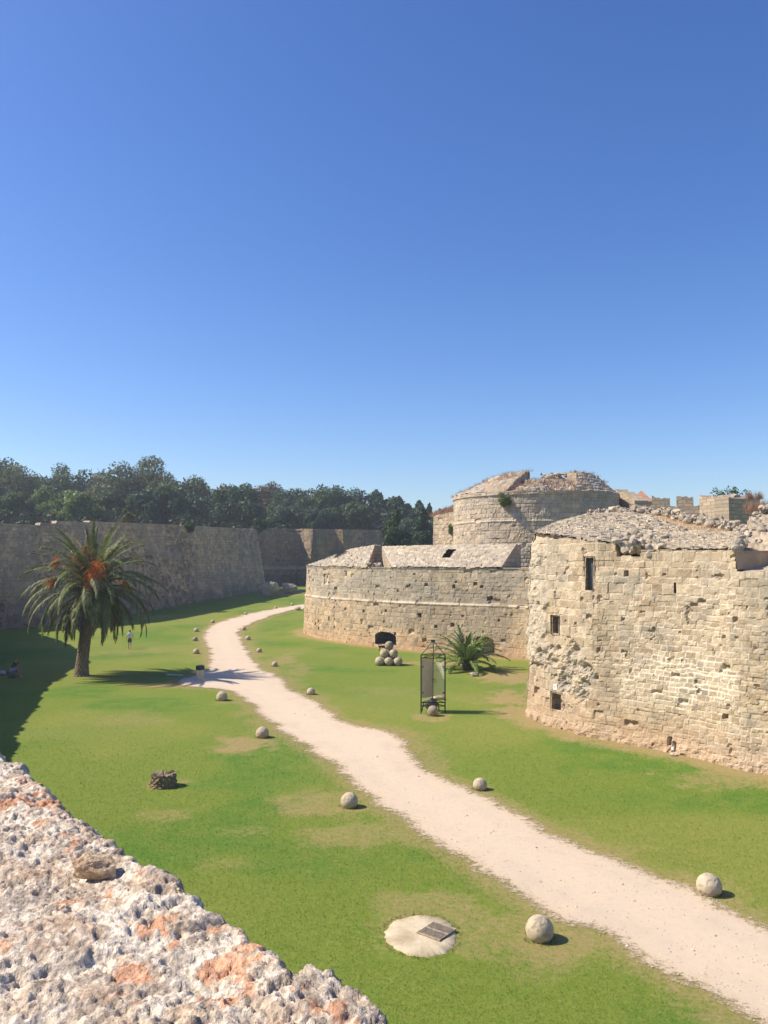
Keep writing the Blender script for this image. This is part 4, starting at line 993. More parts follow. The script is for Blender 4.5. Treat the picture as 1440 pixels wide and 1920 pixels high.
for k in range(nf):
    t = k/(nf-1); az = k*ga+random.uniform(-.15, .15)
    el = R(84)-R(118)*t**1.05+random.uniform(-.08, .08); L = (4.7+.4*math.sin(min(1, t*1.5)*1.57))*random.uniform(.9, 1.08)
    dr = R(30)+R(66)*math.sin(min(1, t*1.5)*math.pi*.5)+random.uniform(-.15, .25)
    if t > .80: L *= .78; dr = R(62); el = R(-8)-R(35)*(t-.8)*5
    o = cen+np.array([math.cos(az), math.sin(az), 0])*.22+[0, 0, .25*(1-t)]
    cl = PALM if random.random() > .14 else [rgb(.12, .12, .05), rgb(.25, .24, .12), rgb(.33, .3, .18)]
    if t > .93: cl = [rgb(.12, .09, .05), rgb(.22, .17, .10), rgb(.25, .19, .11)]
    place_frond(palm, o, az, L, el, dr, 1000+k, cl, 62, .60, .036, fold=.15)
def fruit(c, d_, L, n, col2, seed):
    """bunch: a stalk that splits into many drooping strands with small fruits"""
    r = np.random.default_rng(seed); V, Fq, C = [], [], []; k = 0
    c = np.array(c, float); d_ = np.array(d_, float); root = cen+(c-cen)*.15
    def strip(a, b, w):
        nonlocal k
        u_ = np.cross(b-a, r.normal(size=3)); u_ = u_/(np.linalg.norm(u_)+1e-6)*w
        V.extend([a-u_, a+u_, b+u_, b-u_]); Fq.append((k, k+1, k+2, k+3)); k += 4
    q = root
    for t in (.35, .7, 1): 
        p = root+(c-root)*t+np.array([0, 0, .25*math.sin(t*3.1)]); strip(q, p, .05); C += [rgb(.55, .25, .05)]*4; q = p
    for i in range(n):
        a = c+r.normal(0, .06, 3); dd_ = d_+r.normal(0, .42, 3); dd_ /= np.linalg.norm(dd_); L_ = L*r.uniform(.5, 1.1); K = 5; g = dd_.copy()
        for s_ in range(K):
            b = a+g*L_/K; strip(a, b, .008); cc_ = mix(col2[0], col2[1], r.random())*r.choice([.45, .8, 1.0]); C += [cc_]*4
            for _ in range(3):
                m_ = a+(b-a)*r.random()+r.normal(0, .02, 3); strip(m_-[0, 0, .018], m_+[0, 0, .018], .016); C += [cc_*r.uniform(.8, 1.15)]*4
            a = b; g = g+np.array([0, 0, -.24]); g /= np.linalg.norm(g)
    return npmesh('fruit_cluster', np.array(V), np.array(Fq), M_FROND, palm, np.array(C))
ORG = [rgb(.80, .20, .03), rgb(.95, .36, .07)]; OCH = [rgb(.36, .18, .04), rgb(.55, .33, .10)]
def pp(px, py, dy):
    q = at(px, py, pb[1]+dy); return q-pb
fruit(pp(186, 1056, -1.7), (-.1, -.6, -.5), 1.5, 120, ORG, 1); fruit(pp(182, 1074, -2.0), (-.3, -.5, -.8), 1.25, 150, ORG, 2); fruit(pp(172, 1090, -2.1), (-.2, -.4, -.8), .8, 90, ORG, 12)
fruit(pp(110, 1052, -1.5), (-.6, -.3, -.3), .7, 55, ORG, 3); fruit(pp(104, 1088, -2.1), (-.6, -.4, -.4), .8, 60, ORG, 4)
fruit(pp(140, 1040, -1.0), (.3, -.4, -.6), 1.5, 90, OCH, 5); fruit(pp(163, 1026, -1.0), (0, -.4, -.5), .8, 70, OCH, 6); fruit(pp(232, 1090, -1.2), (.6, -.3, -.8), .7, 30, OCH, 7)
# small palm
sb = gnd(876, 1256); sp = thing('palm_tree', 'short bushy palm without a trunk on the lawn beside the information frame', 'palm tree', sb); random.seed(5)
GR = [rgb(.085, .15, .03), rgb(.24, .31, .08), rgb(.26, .28, .12)]
for k in range(44):
    t = k/43; az = k*ga; el = R(82)-R(62)*t+random.uniform(-.1, .1); L = 3.3*random.uniform(.8, 1.08)
    place_frond(sp, (random.uniform(-.25, .25), random.uniform(-.2, .2), .35), az, L, el, R(45)+R(35)*t, 2000+k, GR, 44, .48, .032, fold=.3)
mb = MB()
for k in range(7): a = k*.9; mb.tube((.3*math.cos(a), .25*math.sin(a), -.1), (.22*math.cos(a), .2*math.sin(a), .55), .16, .13, 7)
mb.build('trunk', M_BARK, sp)

# ================================================================ STONE BALLS
def ball_mesh(seed, hue=0, chip=False):
    bm = bmesh.new(); bmesh.ops.create_icosphere(bm, subdivisions=5, radius=.5)
    v = np.array([q.co for q in bm.verts]); f = np.array([[x.index for x in q.verts] for q in bm.faces]); bm.free()
    n1 = fbm(v[:, 0]+seed, v[:, 1], v[:, 2], 3, 4, seed); n2 = fbm(v[:, 0], v[:, 1]+seed, v[:, 2], 9, 4, seed+1)
    s = 1+(n1-.5)*.07+(n2-.5)*.03-.045*sst(.60, .66, n2)-.03*sst(.60, .63, n1)
    if chip: d_ = np.linalg.norm(v/.5-np.array([.45, -.85, .25]), axis=1); s = s-.10*sst(.45, .25, d_); 
    c = mix(rgb(.40, .325, .22), rgb(.56, .47, .34), np.clip(n1*1.5-.25, 0, 1)); c = mix(c, rgb(.24, .21, .15), sst(.56, .68, n2)*.5)
    c = mix(c, rgb(.33, .24, .14), sst(-.25, -.5, v[:, 2])*.6)
    if hue: c = c*np.array([.72, .72, .72])
    return v*s[:, None], f, c
BM = []
for k in range(6):
    v, f, c = ball_mesh(50+k, hue=(k == 4), chip=(k == 5)); o = npmesh('stone_ball', v, f, M_BALL, col=c, smooth=True); BM.append(o.data); bpy.data.objects.remove(o)
BL = ['large stone ball on the right of the path, nearest the right edge', 'largest stone ball, on the left of the path beside the drain', 'stone ball on the right of the path in front of the near bastion', 'stone ball left of the path by the brown patch, second nearest on that side', 'stone ball right of the path, left of the information frame', 'stone ball left of the path beside the bare orange soil patch', 'stone ball left of the path just below the palm shadow', 'stone ball directly behind the litter bin', 'small stone ball right of the path at its inner bend, nearest of those four', 'small stone ball right of the path at the bend, second nearest of those four', 'small stone ball right of the path at the bend, third of those four', 'small stone ball right of the path at the bend, farthest of those four', 'stone ball left of the path behind the litter bin, nearest of the row of three', 'darker stone ball left of the path, middle of the row of three', 'stone ball left of the path, farthest of the row of three', 'stone ball at the left edge of the path where it starts to curve right', 'tiny far stone ball on the far edge of the path, below the shaded lawn', 'tiny far stone ball on the far edge of the path, below the first boulder', 'tiny farthest stone ball on the path edge, below the second boulder']
for k, ((px, py, dia, _), lab) in enumerate(zip(BALLS, BL)):
    g = gnd(px, py+3/57*dia+dia*.5*.60); D = g[1]; r_b = .89*dia/2/F*D/CP
    me = BM[4] if k == 13 else BM[k % 4]
    o = link(bpy.data.objects.new('stone_ball', me)); o.location = (g[0], g[1], g[2]+r_b*.62); o.scale = (2*r_b,)*3; o.rotation_euler = (0, 0, k*1.3)
    tag(o, lab, 'stone ball', 'stone balls lining the path')
# pyramid
pc = gnd(729, 1248); rb_ = .345; ux = np.array([.985, -.09, 0]); ux /= np.linalg.norm(ux); uy = np.array([-ux[1], ux[0], 0]); dI = 2*rb_*1.02
PYR = []
for lev, n in ((0, 3), (1, 2), (2, 1)):
    for row in range(n):
        for q in range(n-row):
            p = pc+ux*dI*((q-(n-1)/2)+row*.5)+uy*dI*(row*.866+lev*.2887)+np.array([0, 0, rb_*.93+lev*dI*.8165]); 
            PYR.append((lev, row, q, n, p))
labs = {(0, 0, 0): 'bottom left ball at the front of the pile of stone balls', (0, 0, 1): 'bottom middle ball at the front of the pile of stone balls', (0, 0, 2): 'bottom right ball at the front of the pile of stone balls', (1, 0, 0): 'left ball in the second layer of the pile', (1, 0, 1): 'chipped right ball in the second layer of the pile', (2, 0, 0): 'grey top ball of the pile of stone balls', (0, 1, 0): 'left ball hidden in the bottom layer behind the front row of the pile', (0, 1, 1): 'right ball hidden in the bottom layer behind the front row of the pile', (0, 2, 0): 'rearmost bottom ball of the pile of stone balls', (1, 1, 0): 'rear ball in the second layer of the pile'}
for lev, row, q, n, p in PYR:
    me = BM[5] if (lev, row, q) == (1, 0, 1) else BM[4] if lev == 2 else BM[(lev+q+row) % 4]
    o = link(bpy.data.objects.new('stone_ball', me)); o.location = tuple(p); o.scale = (2*rb_,)*3; o.rotation_euler = (0, 0, 0 if me is BM[5] else q*2+lev)
    tag(o, labs[(lev, row, q)], 'stone ball', 'stone balls piled in a pyramid')

# ================================================================ INFORMATION FRAME
ib = gnd(812, 1337); fr = thing('information_frame', 'tall dark green three sided metal frame holding pale panels on the lawn', 'sign', ib)
def fpt(px, z, dy): 
    y = ib[1]+dy; return Vector(((px-720)/F*(y*CP+(z+ib[2]-CZ)*SP)-ib[0], dy, z))
zt, zm, z2 = 3.02, 2.86, .38; cA, cB, cC = (789.5, -.1), (834.5, -.1), (812, .85)
mb = MB()
apx = fpt(812, 3.72, .25)
xs = {'A': cA, 'B': cB}
for nm_, (px, dy) in (('A', cA), ('B', cB)):
    mb.tube(fpt(px, 0, dy), fpt(px, zt, dy), .035)
    mb.tube(fpt(px, zt, dy), apx, .022)
Cb = fpt(811.5, .0, .85); mb.tube(fpt(811.3, .42, .85), fpt(812.5, zt, .85), .03)
mb.tube(fpt(812.5, zt, .85), apx, .022); mb.tube(fpt(811.5, .42, .85), fpt(811.5, .0, .85), .03)
for z_ in (zt, zm, z2, z2+.18):
    A, B, C_ = fpt(cA[0], z_, cA[1]), fpt(cB[0], z_, cB[1]), fpt(812, z_, .85)
    mb.tube(A, B, .024); mb.tube(B, C_, .020); mb.tube(A, C_, .020)
for px, dy, zc_ in ((789.5, -.1, 2.4), (789.5, -.1, 1.05), (834.5, -.1, 2.4), (834.5, -.1, 1.05)):
    q = fpt(px, zc_, dy); s_ = 1 if px < 800 else -1; mb.box((q.x+.07*s_, q.y+.05, q.z), (.12, .05, .06))
mb.box((apx.x, apx.y, apx.z), (.22, .16, .07)); mb.tube(apx+Vector((-.25, 0, .03)), apx+Vector((.4, 0, .05)), .014)
mb.build('frame', M_METAL, fr)
M_PANEL = flat_mat('beige_panel', (.50, .44, .36), .75, .06, 3, bst=.1)
def gl():
    m, n, b = newmat('clear_panel'); b.inputs['Base Color'].default_value = (.62, .60, .52, 1); b.inputs['Roughness'].default_value = .25
    t = N(n, 'ShaderNodeBsdfTransparent'); mx = N(n, 'ShaderNodeMixShader'); mx.inputs[0].default_value = .30
    n.links.new(t.outputs[0], mx.inputs[1]); n.links.new(b.outputs[0], mx.inputs[2]); n.links.new(mx.outputs[0], n.nodes['Material Output'].inputs[0]); return m
def panel(nm_, a, b, z0a, z0b, z1a, z1b, mat):
    a = Vector(a); b = Vector(b); n_ = Vector((-(b-a).y, (b-a).x, 0)).normalized()*.012; mb = MB()
    q = [Vector((a.x, a.y, z0a)), Vector((b.x, b.y, z0b)), Vector((b.x, b.y, z1b)), Vector((a.x, a.y, z1a))]
    mb.add([v-n_ for v in q]+[v+n_ for v in q], [(0, 1, 2, 3), (7, 6, 5, 4), (0, 4, 5, 1), (1, 5, 6, 2), (2, 6, 7, 3), (3, 7, 4, 0)]); return mb.build(nm_, mat, fr)
A, B, C_ = fpt(791.5, 1, -.08), fpt(833, 1, -.08), fpt(811, 1, .80)
panel('panel', A, C_, .78, .72, 2.80, 2.78, M_PANEL)
p2 = panel('clear_panel', C_+Vector((.05, 0, 0)), B, .72, .78, 2.55, 2.6, gl())
mb = MB()
dv = (B-C_).normalized(); nv_ = Vector((dv.y, -dv.x, 0))*.03
for row, (z_, a0, a1, cnt) in enumerate(((1.62, -.02, .36, 7), (1.50, .02, .36, 6))):
    for k in range(cnt):
        q = C_+dv*(a0+(a1-a0)*k/cnt)+nv_; hgt = .075 if k == 0 and row == 0 else .045; wd = .032
        q = Vector((q.x, q.y, z_)); mb.tube(q, q+Vector((0, 0, hgt)), .008, n=4)
        if k % 2 == 0: mb.tube(q+Vector((0, 0, hgt*.5)), q+dv*wd+Vector((0, 0, hgt*.5)), .007, n=4)
        else: mb.tube(q+Vector((0, 0, hgt)), q+dv*wd+Vector((0, 0, hgt)), .007, n=4)
mb.build('lettering', M_METAL, fr)
g = gnd(812, 1343); o = link(bpy.data.objects.new('stone_ball', BM[4])); o.location = (g[0], g[1]+.15, .26); o.scale = (.56,)*3; tag(o, 'dark grey stone ball at the foot of the information frame', 'stone ball')
g = gnd(812, 1338); fl_ = thing('floodlight', 'dark rounded floodlight housing behind the grey ball under the information frame', 'lamp', (g[0]-.05, g[1]+.75, 0))
bm = bmesh.new(); bmesh.ops.create_uvsphere(bm, u_segments=20, v_segments=12, radius=.34); me = bpy.data.meshes.new('housing'); bm.to_mesh(me); bm.free(); me.materials.append(M_GREY); o = link(bpy.data.objects.new('housing', me), fl_); o.scale = (1, .55, 1.0); o.location = (0, 0, .36)
mb = MB(); mb.tube((-.5, -.1, 0), (-.4, 0, .5), .03); mb.tube((.42, -.1, 0), (.36, 0, .45), .03); mb.build('bracket', M_METAL, fl_)
def single_rock(name, label, cat, c, size, dims, seed, cols=(GREY*1.3, LIGHT*.9), n=5, cuts=9, amp=1.0):
    bm = bmesh.new(); bmesh.ops.create_icosphere(bm, subdivisions=n, radius=1); v = np.array([q.co for q in bm.verts]); f = np.array([[x.index for x in q.verts] for q in bm.faces]); bm.free()
    r = np.random.default_rng(seed); o = r.uniform(0, 50, 3); q = v+o; v = v*(1+(fbm(q[:, 0], q[:, 1], q[:, 2], 1.2, 3, seed)-.5)*amp)[:, None]
    for _ in range(cuts):
        nn = r.normal(size=3); nn /= np.linalg.norm(nn); lim = r.uniform(.55, .9); ex = np.maximum(v @ nn-lim, 0); v = v-ex[:, None]*nn*.92
    q = v+o; v = v+v*((fbm(q[:, 0], q[:, 1], q[:, 2], 5, 4, seed+1)-.5)*.22)[:, None]
    t = fbm(q[:, 0], q[:, 1], q[:, 2], 2.5, 4, seed+2); v = v*np.array(dims)*size; v[:, 2] -= v[:, 2].min()+.06*size
    o_ = npmesh(name, v, f, M_ROCK, col=mix(cols[0], cols[1], np.clip(t*2-.5, 0, 1))); o_.location = tuple(float(k) for k in c); return tag(o_, label, cat)
single_rock('stone_slab', 'pale broken stone slab lying on the lawn behind the information frame', 'stone', gnd(824, 1311), .4, (1.0, .7, .35), 61, cols=(LIGHT*.8, LIGHT*1.1), n=4)
single_rock('rock', 'small grey rock at the foot of the short bushy palm', 'rock', gnd(889, 1268), .28, (1.2, .8, .5), 62, n=3)
single_rock('boulder', 'big pointed boulder beside the far path, left of the two', 'boulder', gnd(509, 1119), 1.15, (1.25, 1.0, 1.15), 63, cols=(GREY, LIGHT*.8))
single_rock('boulder', 'smaller lumpy boulder beside the far path, right of the two', 'boulder', gnd(541, 1113), 1.05, (1.3, .9, .85), 67, cols=(GREY, LIGHT*.8))
single_rock('stone_slab', 'flat pale stone right of the two boulders', 'stone', gnd(556, 1109), .6, (1.4, .7, .3), 65, cols=(LIGHT*.8, LIGHT*1.1), n=3)
single_rock('rock', 'grey rock on the path edge against the far corner of the middle bastion', 'rock', gnd(559, 1144), .45, (1.2, .8, .7), 66, n=3)
single_rock('pale_stone', 'small pale stone lying under the hole at the foot of the near bastion', 'stone', gnd(1263, 1417), .2, (1.1, .7, .4), 68, cols=(LIGHT, LIGHT*1.2), n=3)
c_ = gnd(1262, 1412); mb = MB(); mb.tube((0, 0, 0), (.14, .25, .45), .055, .06, 8); o = mb.build('white_pipe', M_WHITE); o.location = (c_[0]-.02, c_[1]-.02, .12); tag(o, 'short white pipe leaning out of the hole at the foot of the near bastion', 'pipe')
# palm stump
sc_ = gnd(306, 1474); st_ = thing('palm_stump', 'cut brown palm stump standing alone on the near left lawn', 'stump', sc_)
tz = np.linspace(0, 1, 40)[:, None]; ta = np.linspace(0, 2*math.pi, 97)[None]; rr_ = .36+.07*(1-tz)+.06*np.abs(np.sin(ta*6+tz*9))*np.abs(np.sin(ta*6-tz*9))+.12*(fbm(np.cos(ta)*2, np.sin(ta)*2, tz*2, 1.5, 4, 4)-.5)
top_z = .44+.12*(fbm(np.cos(ta)*1.5, np.sin(ta)*1.5, 0, 1, 3, 6)-.5)+.10*(vnoise(ta*9, 0, 0, 7)-.5)
grid('bark', np.stack([rr_*np.cos(ta)*1.05, rr_*np.sin(ta), -.05+tz*(top_z+.05)], -1), mix(rgb(.15, .11, .06), rgb(.34, .27, .17), fbm(ta*2, tz*6, 0, 2, 4, 4)), M_ROCK, st_)
q = np.linspace(0, 1, 12)[:, None]; rt_ = rr_[-1][None]*q; grid('cut_top', np.stack([rt_*np.cos(ta)*1.05, rt_*np.sin(ta), top_z*q+(1-q)*.33+.06*(vnoise(rt_*np.cos(ta)*9, rt_*np.sin(ta)*9, 0, 3)-.5)], -1), mix(rgb(.2, .15, .09), rgb(.3, .24, .15), vnoise(ta*9, q*9, 0, 1)), M_ROCK, st_)
# drain
dc = gnd(789, 1753); dr_ = thing('storm_drain', 'metal drain grate set in a ragged pale concrete patch in the lawn', 'drain', dc)
aa = np.linspace(0, 2*math.pi, 160, endpoint=False); rad = .97+.22*(fbm(np.cos(aa)*1.5, np.sin(aa)*1.5, 0, 1.6, 6, 9)-.5)+.10*(fbm(np.cos(aa)*9, np.sin(aa)*9, 0, 1, 4, 19)-.5)
rx_, ry_ = .80, 1.0
rings = []
for q in (1.0, .97, .7, .4, .0): rings.append(np.stack([rx_*rad*q*np.cos(aa), ry_*rad*q*np.sin(aa), np.full(len(aa), {1.0: -.03, .97: .012, .7: .03, .4: .036, .0: .036}[q])], 1))
Pc = np.stack(rings); Pc = np.concatenate([Pc, Pc[:, :1]], 1); t = fbm(Pc[..., 0], Pc[..., 1], 0, 3, 4, 2)
grid('concrete', Pc, mix(rgb(.40, .325, .205), rgb(.58, .485, .335), sst(.3, .7, t)), vcol_mat('concrete', 25, .15, .5, .02), dr_, smooth=True)
mg = MB(); MM = Matrix.Rotation(R(-38), 4, 'Z'); gx0, gy0 = .34, .06
M_RUST = flat_mat('rusty_iron', (.36, .30, .22), .8, .3, 12)
gw, gd = .56, .62
for k in range(13):
    x = -gw/2+gw*k/12; mg.box((x, 0, .06), (.018, gd, .02), Matrix.Translation((gx0, gy0, 0)) @ MM)
for y in (-gd/2, 0, gd/2): mg.box((0, y, .058), (gw+.03, .04 if y == 0 else .03, .03), Matrix.Translation((gx0, gy0, 0)) @ MM)
mg.build('grate', M_RUST, dr_)
mg = MB(); mg.box((0, 0, .044), (gw, gd, .006), Matrix.Translation((gx0, gy0, 0)) @ MM); mg.build('pit', flat_mat('silted_pit', (.17, .14, .10), .95, .3, 6), dr_)

# litter bin
bc = gnd(375, 1274); bn = thing('litter_bin', 'beige litter bin with a dark band around its top at the path edge', 'litter bin', bc, rz=R(-8))
mb = MB(); mb.tube((0, 0, 0), (0, 0, .66), .27, .27, 20); mb.build('body', flat_mat('beige_plastic', (.68, .56, .37), .6, .1, 6), bn, smooth=False, bevel=.01)
mb = MB(); mb.tube((0, 0, .66), (0, 0, .92), .285, .285, 20); mb.build('band', M_GREY if False else flat_mat('dark_plastic', (.045, .05, .055), .5, .2, 6), bn)
def slab(label, px, py, sx, sy, col):
    c = gnd(px, py); o = MB(); o.box((0, 0, .03), (sx, sy, .06)); q = o.build('flat_stone', col, bevel=.015); q.location = tuple(c); q.rotation_euler = (0, 0, random.uniform(-.5, .5)); return tag(q, label, 'stone')
M_PALE = flat_mat('pale_stone', (.58, .54, .46), .9, .15, 9)
slab('flat pale stone at the edge of the palm shadow, left of the two', 322, 1266, .75, .35, M_PALE); slab('flat pale stone at the palm shadow edge, the nearer one to the litter bin', 338, 1267, .40, .28, M_PALE)

# ================================================================ PEOPLE AND DOG
def skin(name, joints, edges, mat, parent, root=0, sub=2):
    me = bpy.data.meshes.new(name); me.from_pydata([j[:3] for j in joints], edges, []); me.update(); me.materials.append(mat)
    o = link(bpy.data.objects.new(name, me), parent)
    m = o.modifiers.new('skin', 'SKIN'); m.use_smooth_shade = True
    for k, j in enumerate(joints):
        r = j[3]; me.skin_vertices[0].data[k].radius = (r, r if len(j) < 5 else j[4])
    me.skin_vertices[0].data[root].use_root = True
    s = o.modifiers.new('sub', 'SUBSURF'); s.levels = sub; s.render_levels = sub
    return o
M_SKIN = flat_mat('skin', (.42, .25, .17), .6, .06, 5, bst=0); M_WSH = flat_mat('pale_blue_cloth', (.62, .68, .72), .85, .05, 5); M_TEAL = flat_mat('dark_teal_cloth', (.05, .10, .10), .85, .1, 5)
M_HAIR = flat_mat('dark_hair', (.03, .02, .015), .6, .2, 20); M_SHOE = flat_mat('pale_shoe', (.55, .52, .40), .7, .1, 5); M_CAP = flat_mat('green_cap', (.16, .19, .05), .85, .1, 5); M_DTOP = flat_mat('dark_shirt', (.04, .045, .05), .85, .1, 5); M_LAV = flat_mat('lavender_cloth', (.48, .47, .58), .85, .1, 5)
def hand(px, py, pz, dx, dy, dz, parent, side, s=1.0):
    """palm + five bent fingers as short skinned chains joined in one mesh"""
    D = Vector((dx, dy, dz)).normalized(); Sd = D.cross(Vector((0, 0, 1)) if abs(D.z) < .9 else Vector((1, 0, 0))).normalized()*side; C0 = Vector((px, py, pz))
    J = [(*C0, .022, .03), (*(C0+D*.05), .018, .034)]; Ed = [(0, 1)]
    for k, (o, l) in enumerate(((-.03, .065), (-.01, .078), (.01, .074), (.028, .058))):
        b = C0+D*.075+Sd*o; J += [(*b, .009), (*(b+D*l*.55), .008), (*(b+D*l+D.cross(Sd)*.02), .007)]; n = len(J); Ed += [(1, n-3), (n-3, n-2), (n-2, n-1)]
    b = C0+D*.02-Sd*.04; J += [(*b, .011), (*(b+D*.04-Sd*.015), .009)]; n = len(J); Ed += [(0, n-2), (n-2, n-1)]
    return J, Ed
pbw = gnd(243, 1217); pw = thing('person', 'person in pale top and dark shorts walking away on the lawn behind the palm', 'person', pbw, rz=R(12))
# walking, seen from behind, +y is forward
J = [(0, 0, .93, .13, .10), (0, 0, 1.12, .12, .09), (0, .01, 1.32, .15, .10), (0, .02, 1.45, .07, .06), (0, .03, 1.52, .052, .052), (0, .035, 1.60, .075, .085), (0, .04, 1.69, .075, .085),
     (-.09, 0, .88, .085), (-.10, .10, .50, .058), (-.10, .02, .28, .05), (-.10, -.02, .09, .035), (-.10, .10, .04, .03),
     (.09, 0, .88, .085), (.09, -.06, .50, .058), (.09, -.20, .28, .048), (.09, -.32, .14, .034), (.09, -.26, .05, .028),
     (-.19, .01, 1.40, .045), (-.25, -.08, 1.13, .036), (-.27, -.04, .90, .026), (.19, .01, 1.40, .045), (.25, .08, 1.13, .036), (.27, .16, .90, .026)]
Ed = [(0, 1), (1, 2), (2, 3), (3, 4), (4, 5), (5, 6), (0, 7), (7, 8), (8, 9), (9, 10), (10, 11), (0, 12), (12, 13), (13, 14), (14, 15), (15, 16), (3, 17), (17, 18), (18, 19), (3, 20), (20, 21), (21, 22)]
skin('body', J, Ed, M_SKIN, pw)
for sd, (a, b, c) in ((-1, (-.272, -.035, .87)), (1, (.272, .17, .87))):
    Jh, Eh = hand(a, b, c, 0, .15, -1, pw, sd); skin('hand', Jh, Eh, M_SKIN, pw, sub=1)
skin('shirt', [(0, 0, .98, .155, .125), (0, 0, 1.14, .145, .11), (0, .01, 1.33, .175, .12), (0, .02, 1.43, .09, .075), (-.18, .01, 1.39, .062), (-.23, -.05, 1.22, .052), (.18, .01, 1.39, .062), (.23, .05, 1.22, .052)], [(0, 1), (1, 2), (2, 3), (3, 4), (4, 5), (3, 6), (6, 7)], M_WSH, pw)
skin('shorts', [(0, 0, .97, .155, .125), (0, 0, .88, .15, .12), (-.095, .02, .80, .10), (-.10, .07, .60, .09), (.095, -.01, .80, .10), (.09, -.04, .60, .09)], [(0, 1), (1, 2), (2, 3), (1, 4), (4, 5)], M_TEAL, pw)
skin('hair', [(0, .01, 1.70, .088, .098), (0, -.01, 1.62, .085, .075), (0, -.02, 1.55, .06, .04)], [(0, 1), (1, 2)], M_HAIR, pw)
for x, y, z in ((-.10, .05, .045), (.09, -.27, .06)): skin('shoe', [(x, y-.06, z, .045), (x, y+.04, z, .045), (x, y+.13, z-.01, .038)], [(0, 1), (1, 2)], M_SHOE, pw, sub=1)
# seated person facing right (+x local)
pbs = gnd(24, 1270); ps = thing('person', 'person in a green cap sitting hunched in the wall shadow at the left edge', 'person', (pbs[0], pbs[1], pbs[2]), rz=R(-12))
J = [(0, 0, .52, .16, .14), (.06, 0, .74, .13, .12), (.16, 0, .96, .15, .12), (.22, 0, 1.07, .07), (.27, 0, 1.13, .055), (.32, 0, 1.20, .085, .08), (.35, 0, 1.28, .085, .08),
     (.08, .11, .50, .09), (.52, .14, .56, .065), (.50, .14, .30, .055), (.48, .14, .10, .038), (.62, .14, .05, .03),
     (.08, -.11, .50, .09), (.50, -.14, .56, .065), (.58, -.14, .30, .055), (.64, -.14, .10, .038), (.80, -.14, .05, .03),
     (.17, .19, 1.0, .045), (.22, .24, .76, .037), (.42, .12, .70, .027), (.17, -.19, 1.0, .045), (.24, -.24, .76, .037), (.44, -.10, .72, .027)]
skin('body', J, Ed, M_SKIN, ps)
for sd, (a, b, c) in ((1, (.44, .11, .70)), (-1, (.46, -.09, .72))):
    Jh, Eh = hand(a, b, c, .9, -.3*sd, -.35, ps, sd); skin('hand', Jh, Eh, M_SKIN, ps, sub=1)
skin('shirt', [(0, 0, .56, .18, .16), (.06, 0, .76, .155, .14), (.155, 0, .96, .175, .14), (.2, 0, 1.05, .09), (.17, .18, 1.0, .065), (.20, .23, .86, .055), (.17, -.18, 1.0, .065), (.22, -.23, .86, .055)], [(0, 1), (1, 2), (2, 3), (3, 4), (4, 5), (3, 6), (6, 7)], M_DTOP, ps)
skin('shorts', [(0, 0, .50, .18, .16), (.08, .11, .51, .11), (.36, .135, .545, .095), (.08, -.11, .51, .11), (.36, -.135, .545, .095)], [(0, 1), (1, 2), (0, 3), (3, 4)], M_LAV, ps)
skin('cap', [(.33, 0, 1.33, .105, .10), (.36, 0, 1.37, .08, .08)], [(0, 1)], M_CAP, ps); mb = MB(); mb.box((.46, 0, 1.325), (.17, .17, .018), Matrix.Rotation(R(12), 4, 'Y') @ Matrix.Translation((-.26, 0, .12))); mb.build('cap_peak', M_CAP, ps, bevel=.008)
skin('hair', [(.27, 0, 1.26, .06, .08), (.24, 0, 1.16, .05, .06)], [(0, 1)], M_HAIR, ps)
for x, y in ((.53, .14), (.71, -.14)): skin('shoe', [(x-.06, y, .05, .045), (x+.03, y, .05, .045), (x+.13, y, .04, .036)], [(0, 1), (1, 2)], M_SHOE, ps, sub=1)
single_rock('rock', 'rough rock under the seated person in the shade', 'rock', (pbs[0]-.05, pbs[1], pbs[2]), .38, (1.1, .9, .75), 71, cols=(GREY*.7, GREY*1.2), n=4)
bgp = gnd(3, 1266); bgo = thing('bag', 'pale cloth bag on the grass behind the seated person at the left edge', 'bag', bgp)
bm = bmesh.new(); bmesh.ops.create_icosphere(bm, subdivisions=3, radius=.3); me = bpy.data.meshes.new('pouch')
for v in bm.verts: v.co.z *= .55; v.co.y *= .7; v.co *= 1+.15*math.sin(v.co.x*17)*math.cos(v.co.y*13)
bm.to_mesh(me); bm.free(); me.materials.append(M_LAV); o = link(bpy.data.objects.new('pouch', me), bgo); o.location = (0, 0, .15)
mb = MB(); [mb.tube((-.14+.04*k, 0, .26+.1*math.sin(k/7*3.14)), (-.10+.04*k, 0, .26+.1*math.sin((k+1)/7*3.14)), .012, n=5) for k in range(7)]; mb.build('handle', M_LAV, bgo)
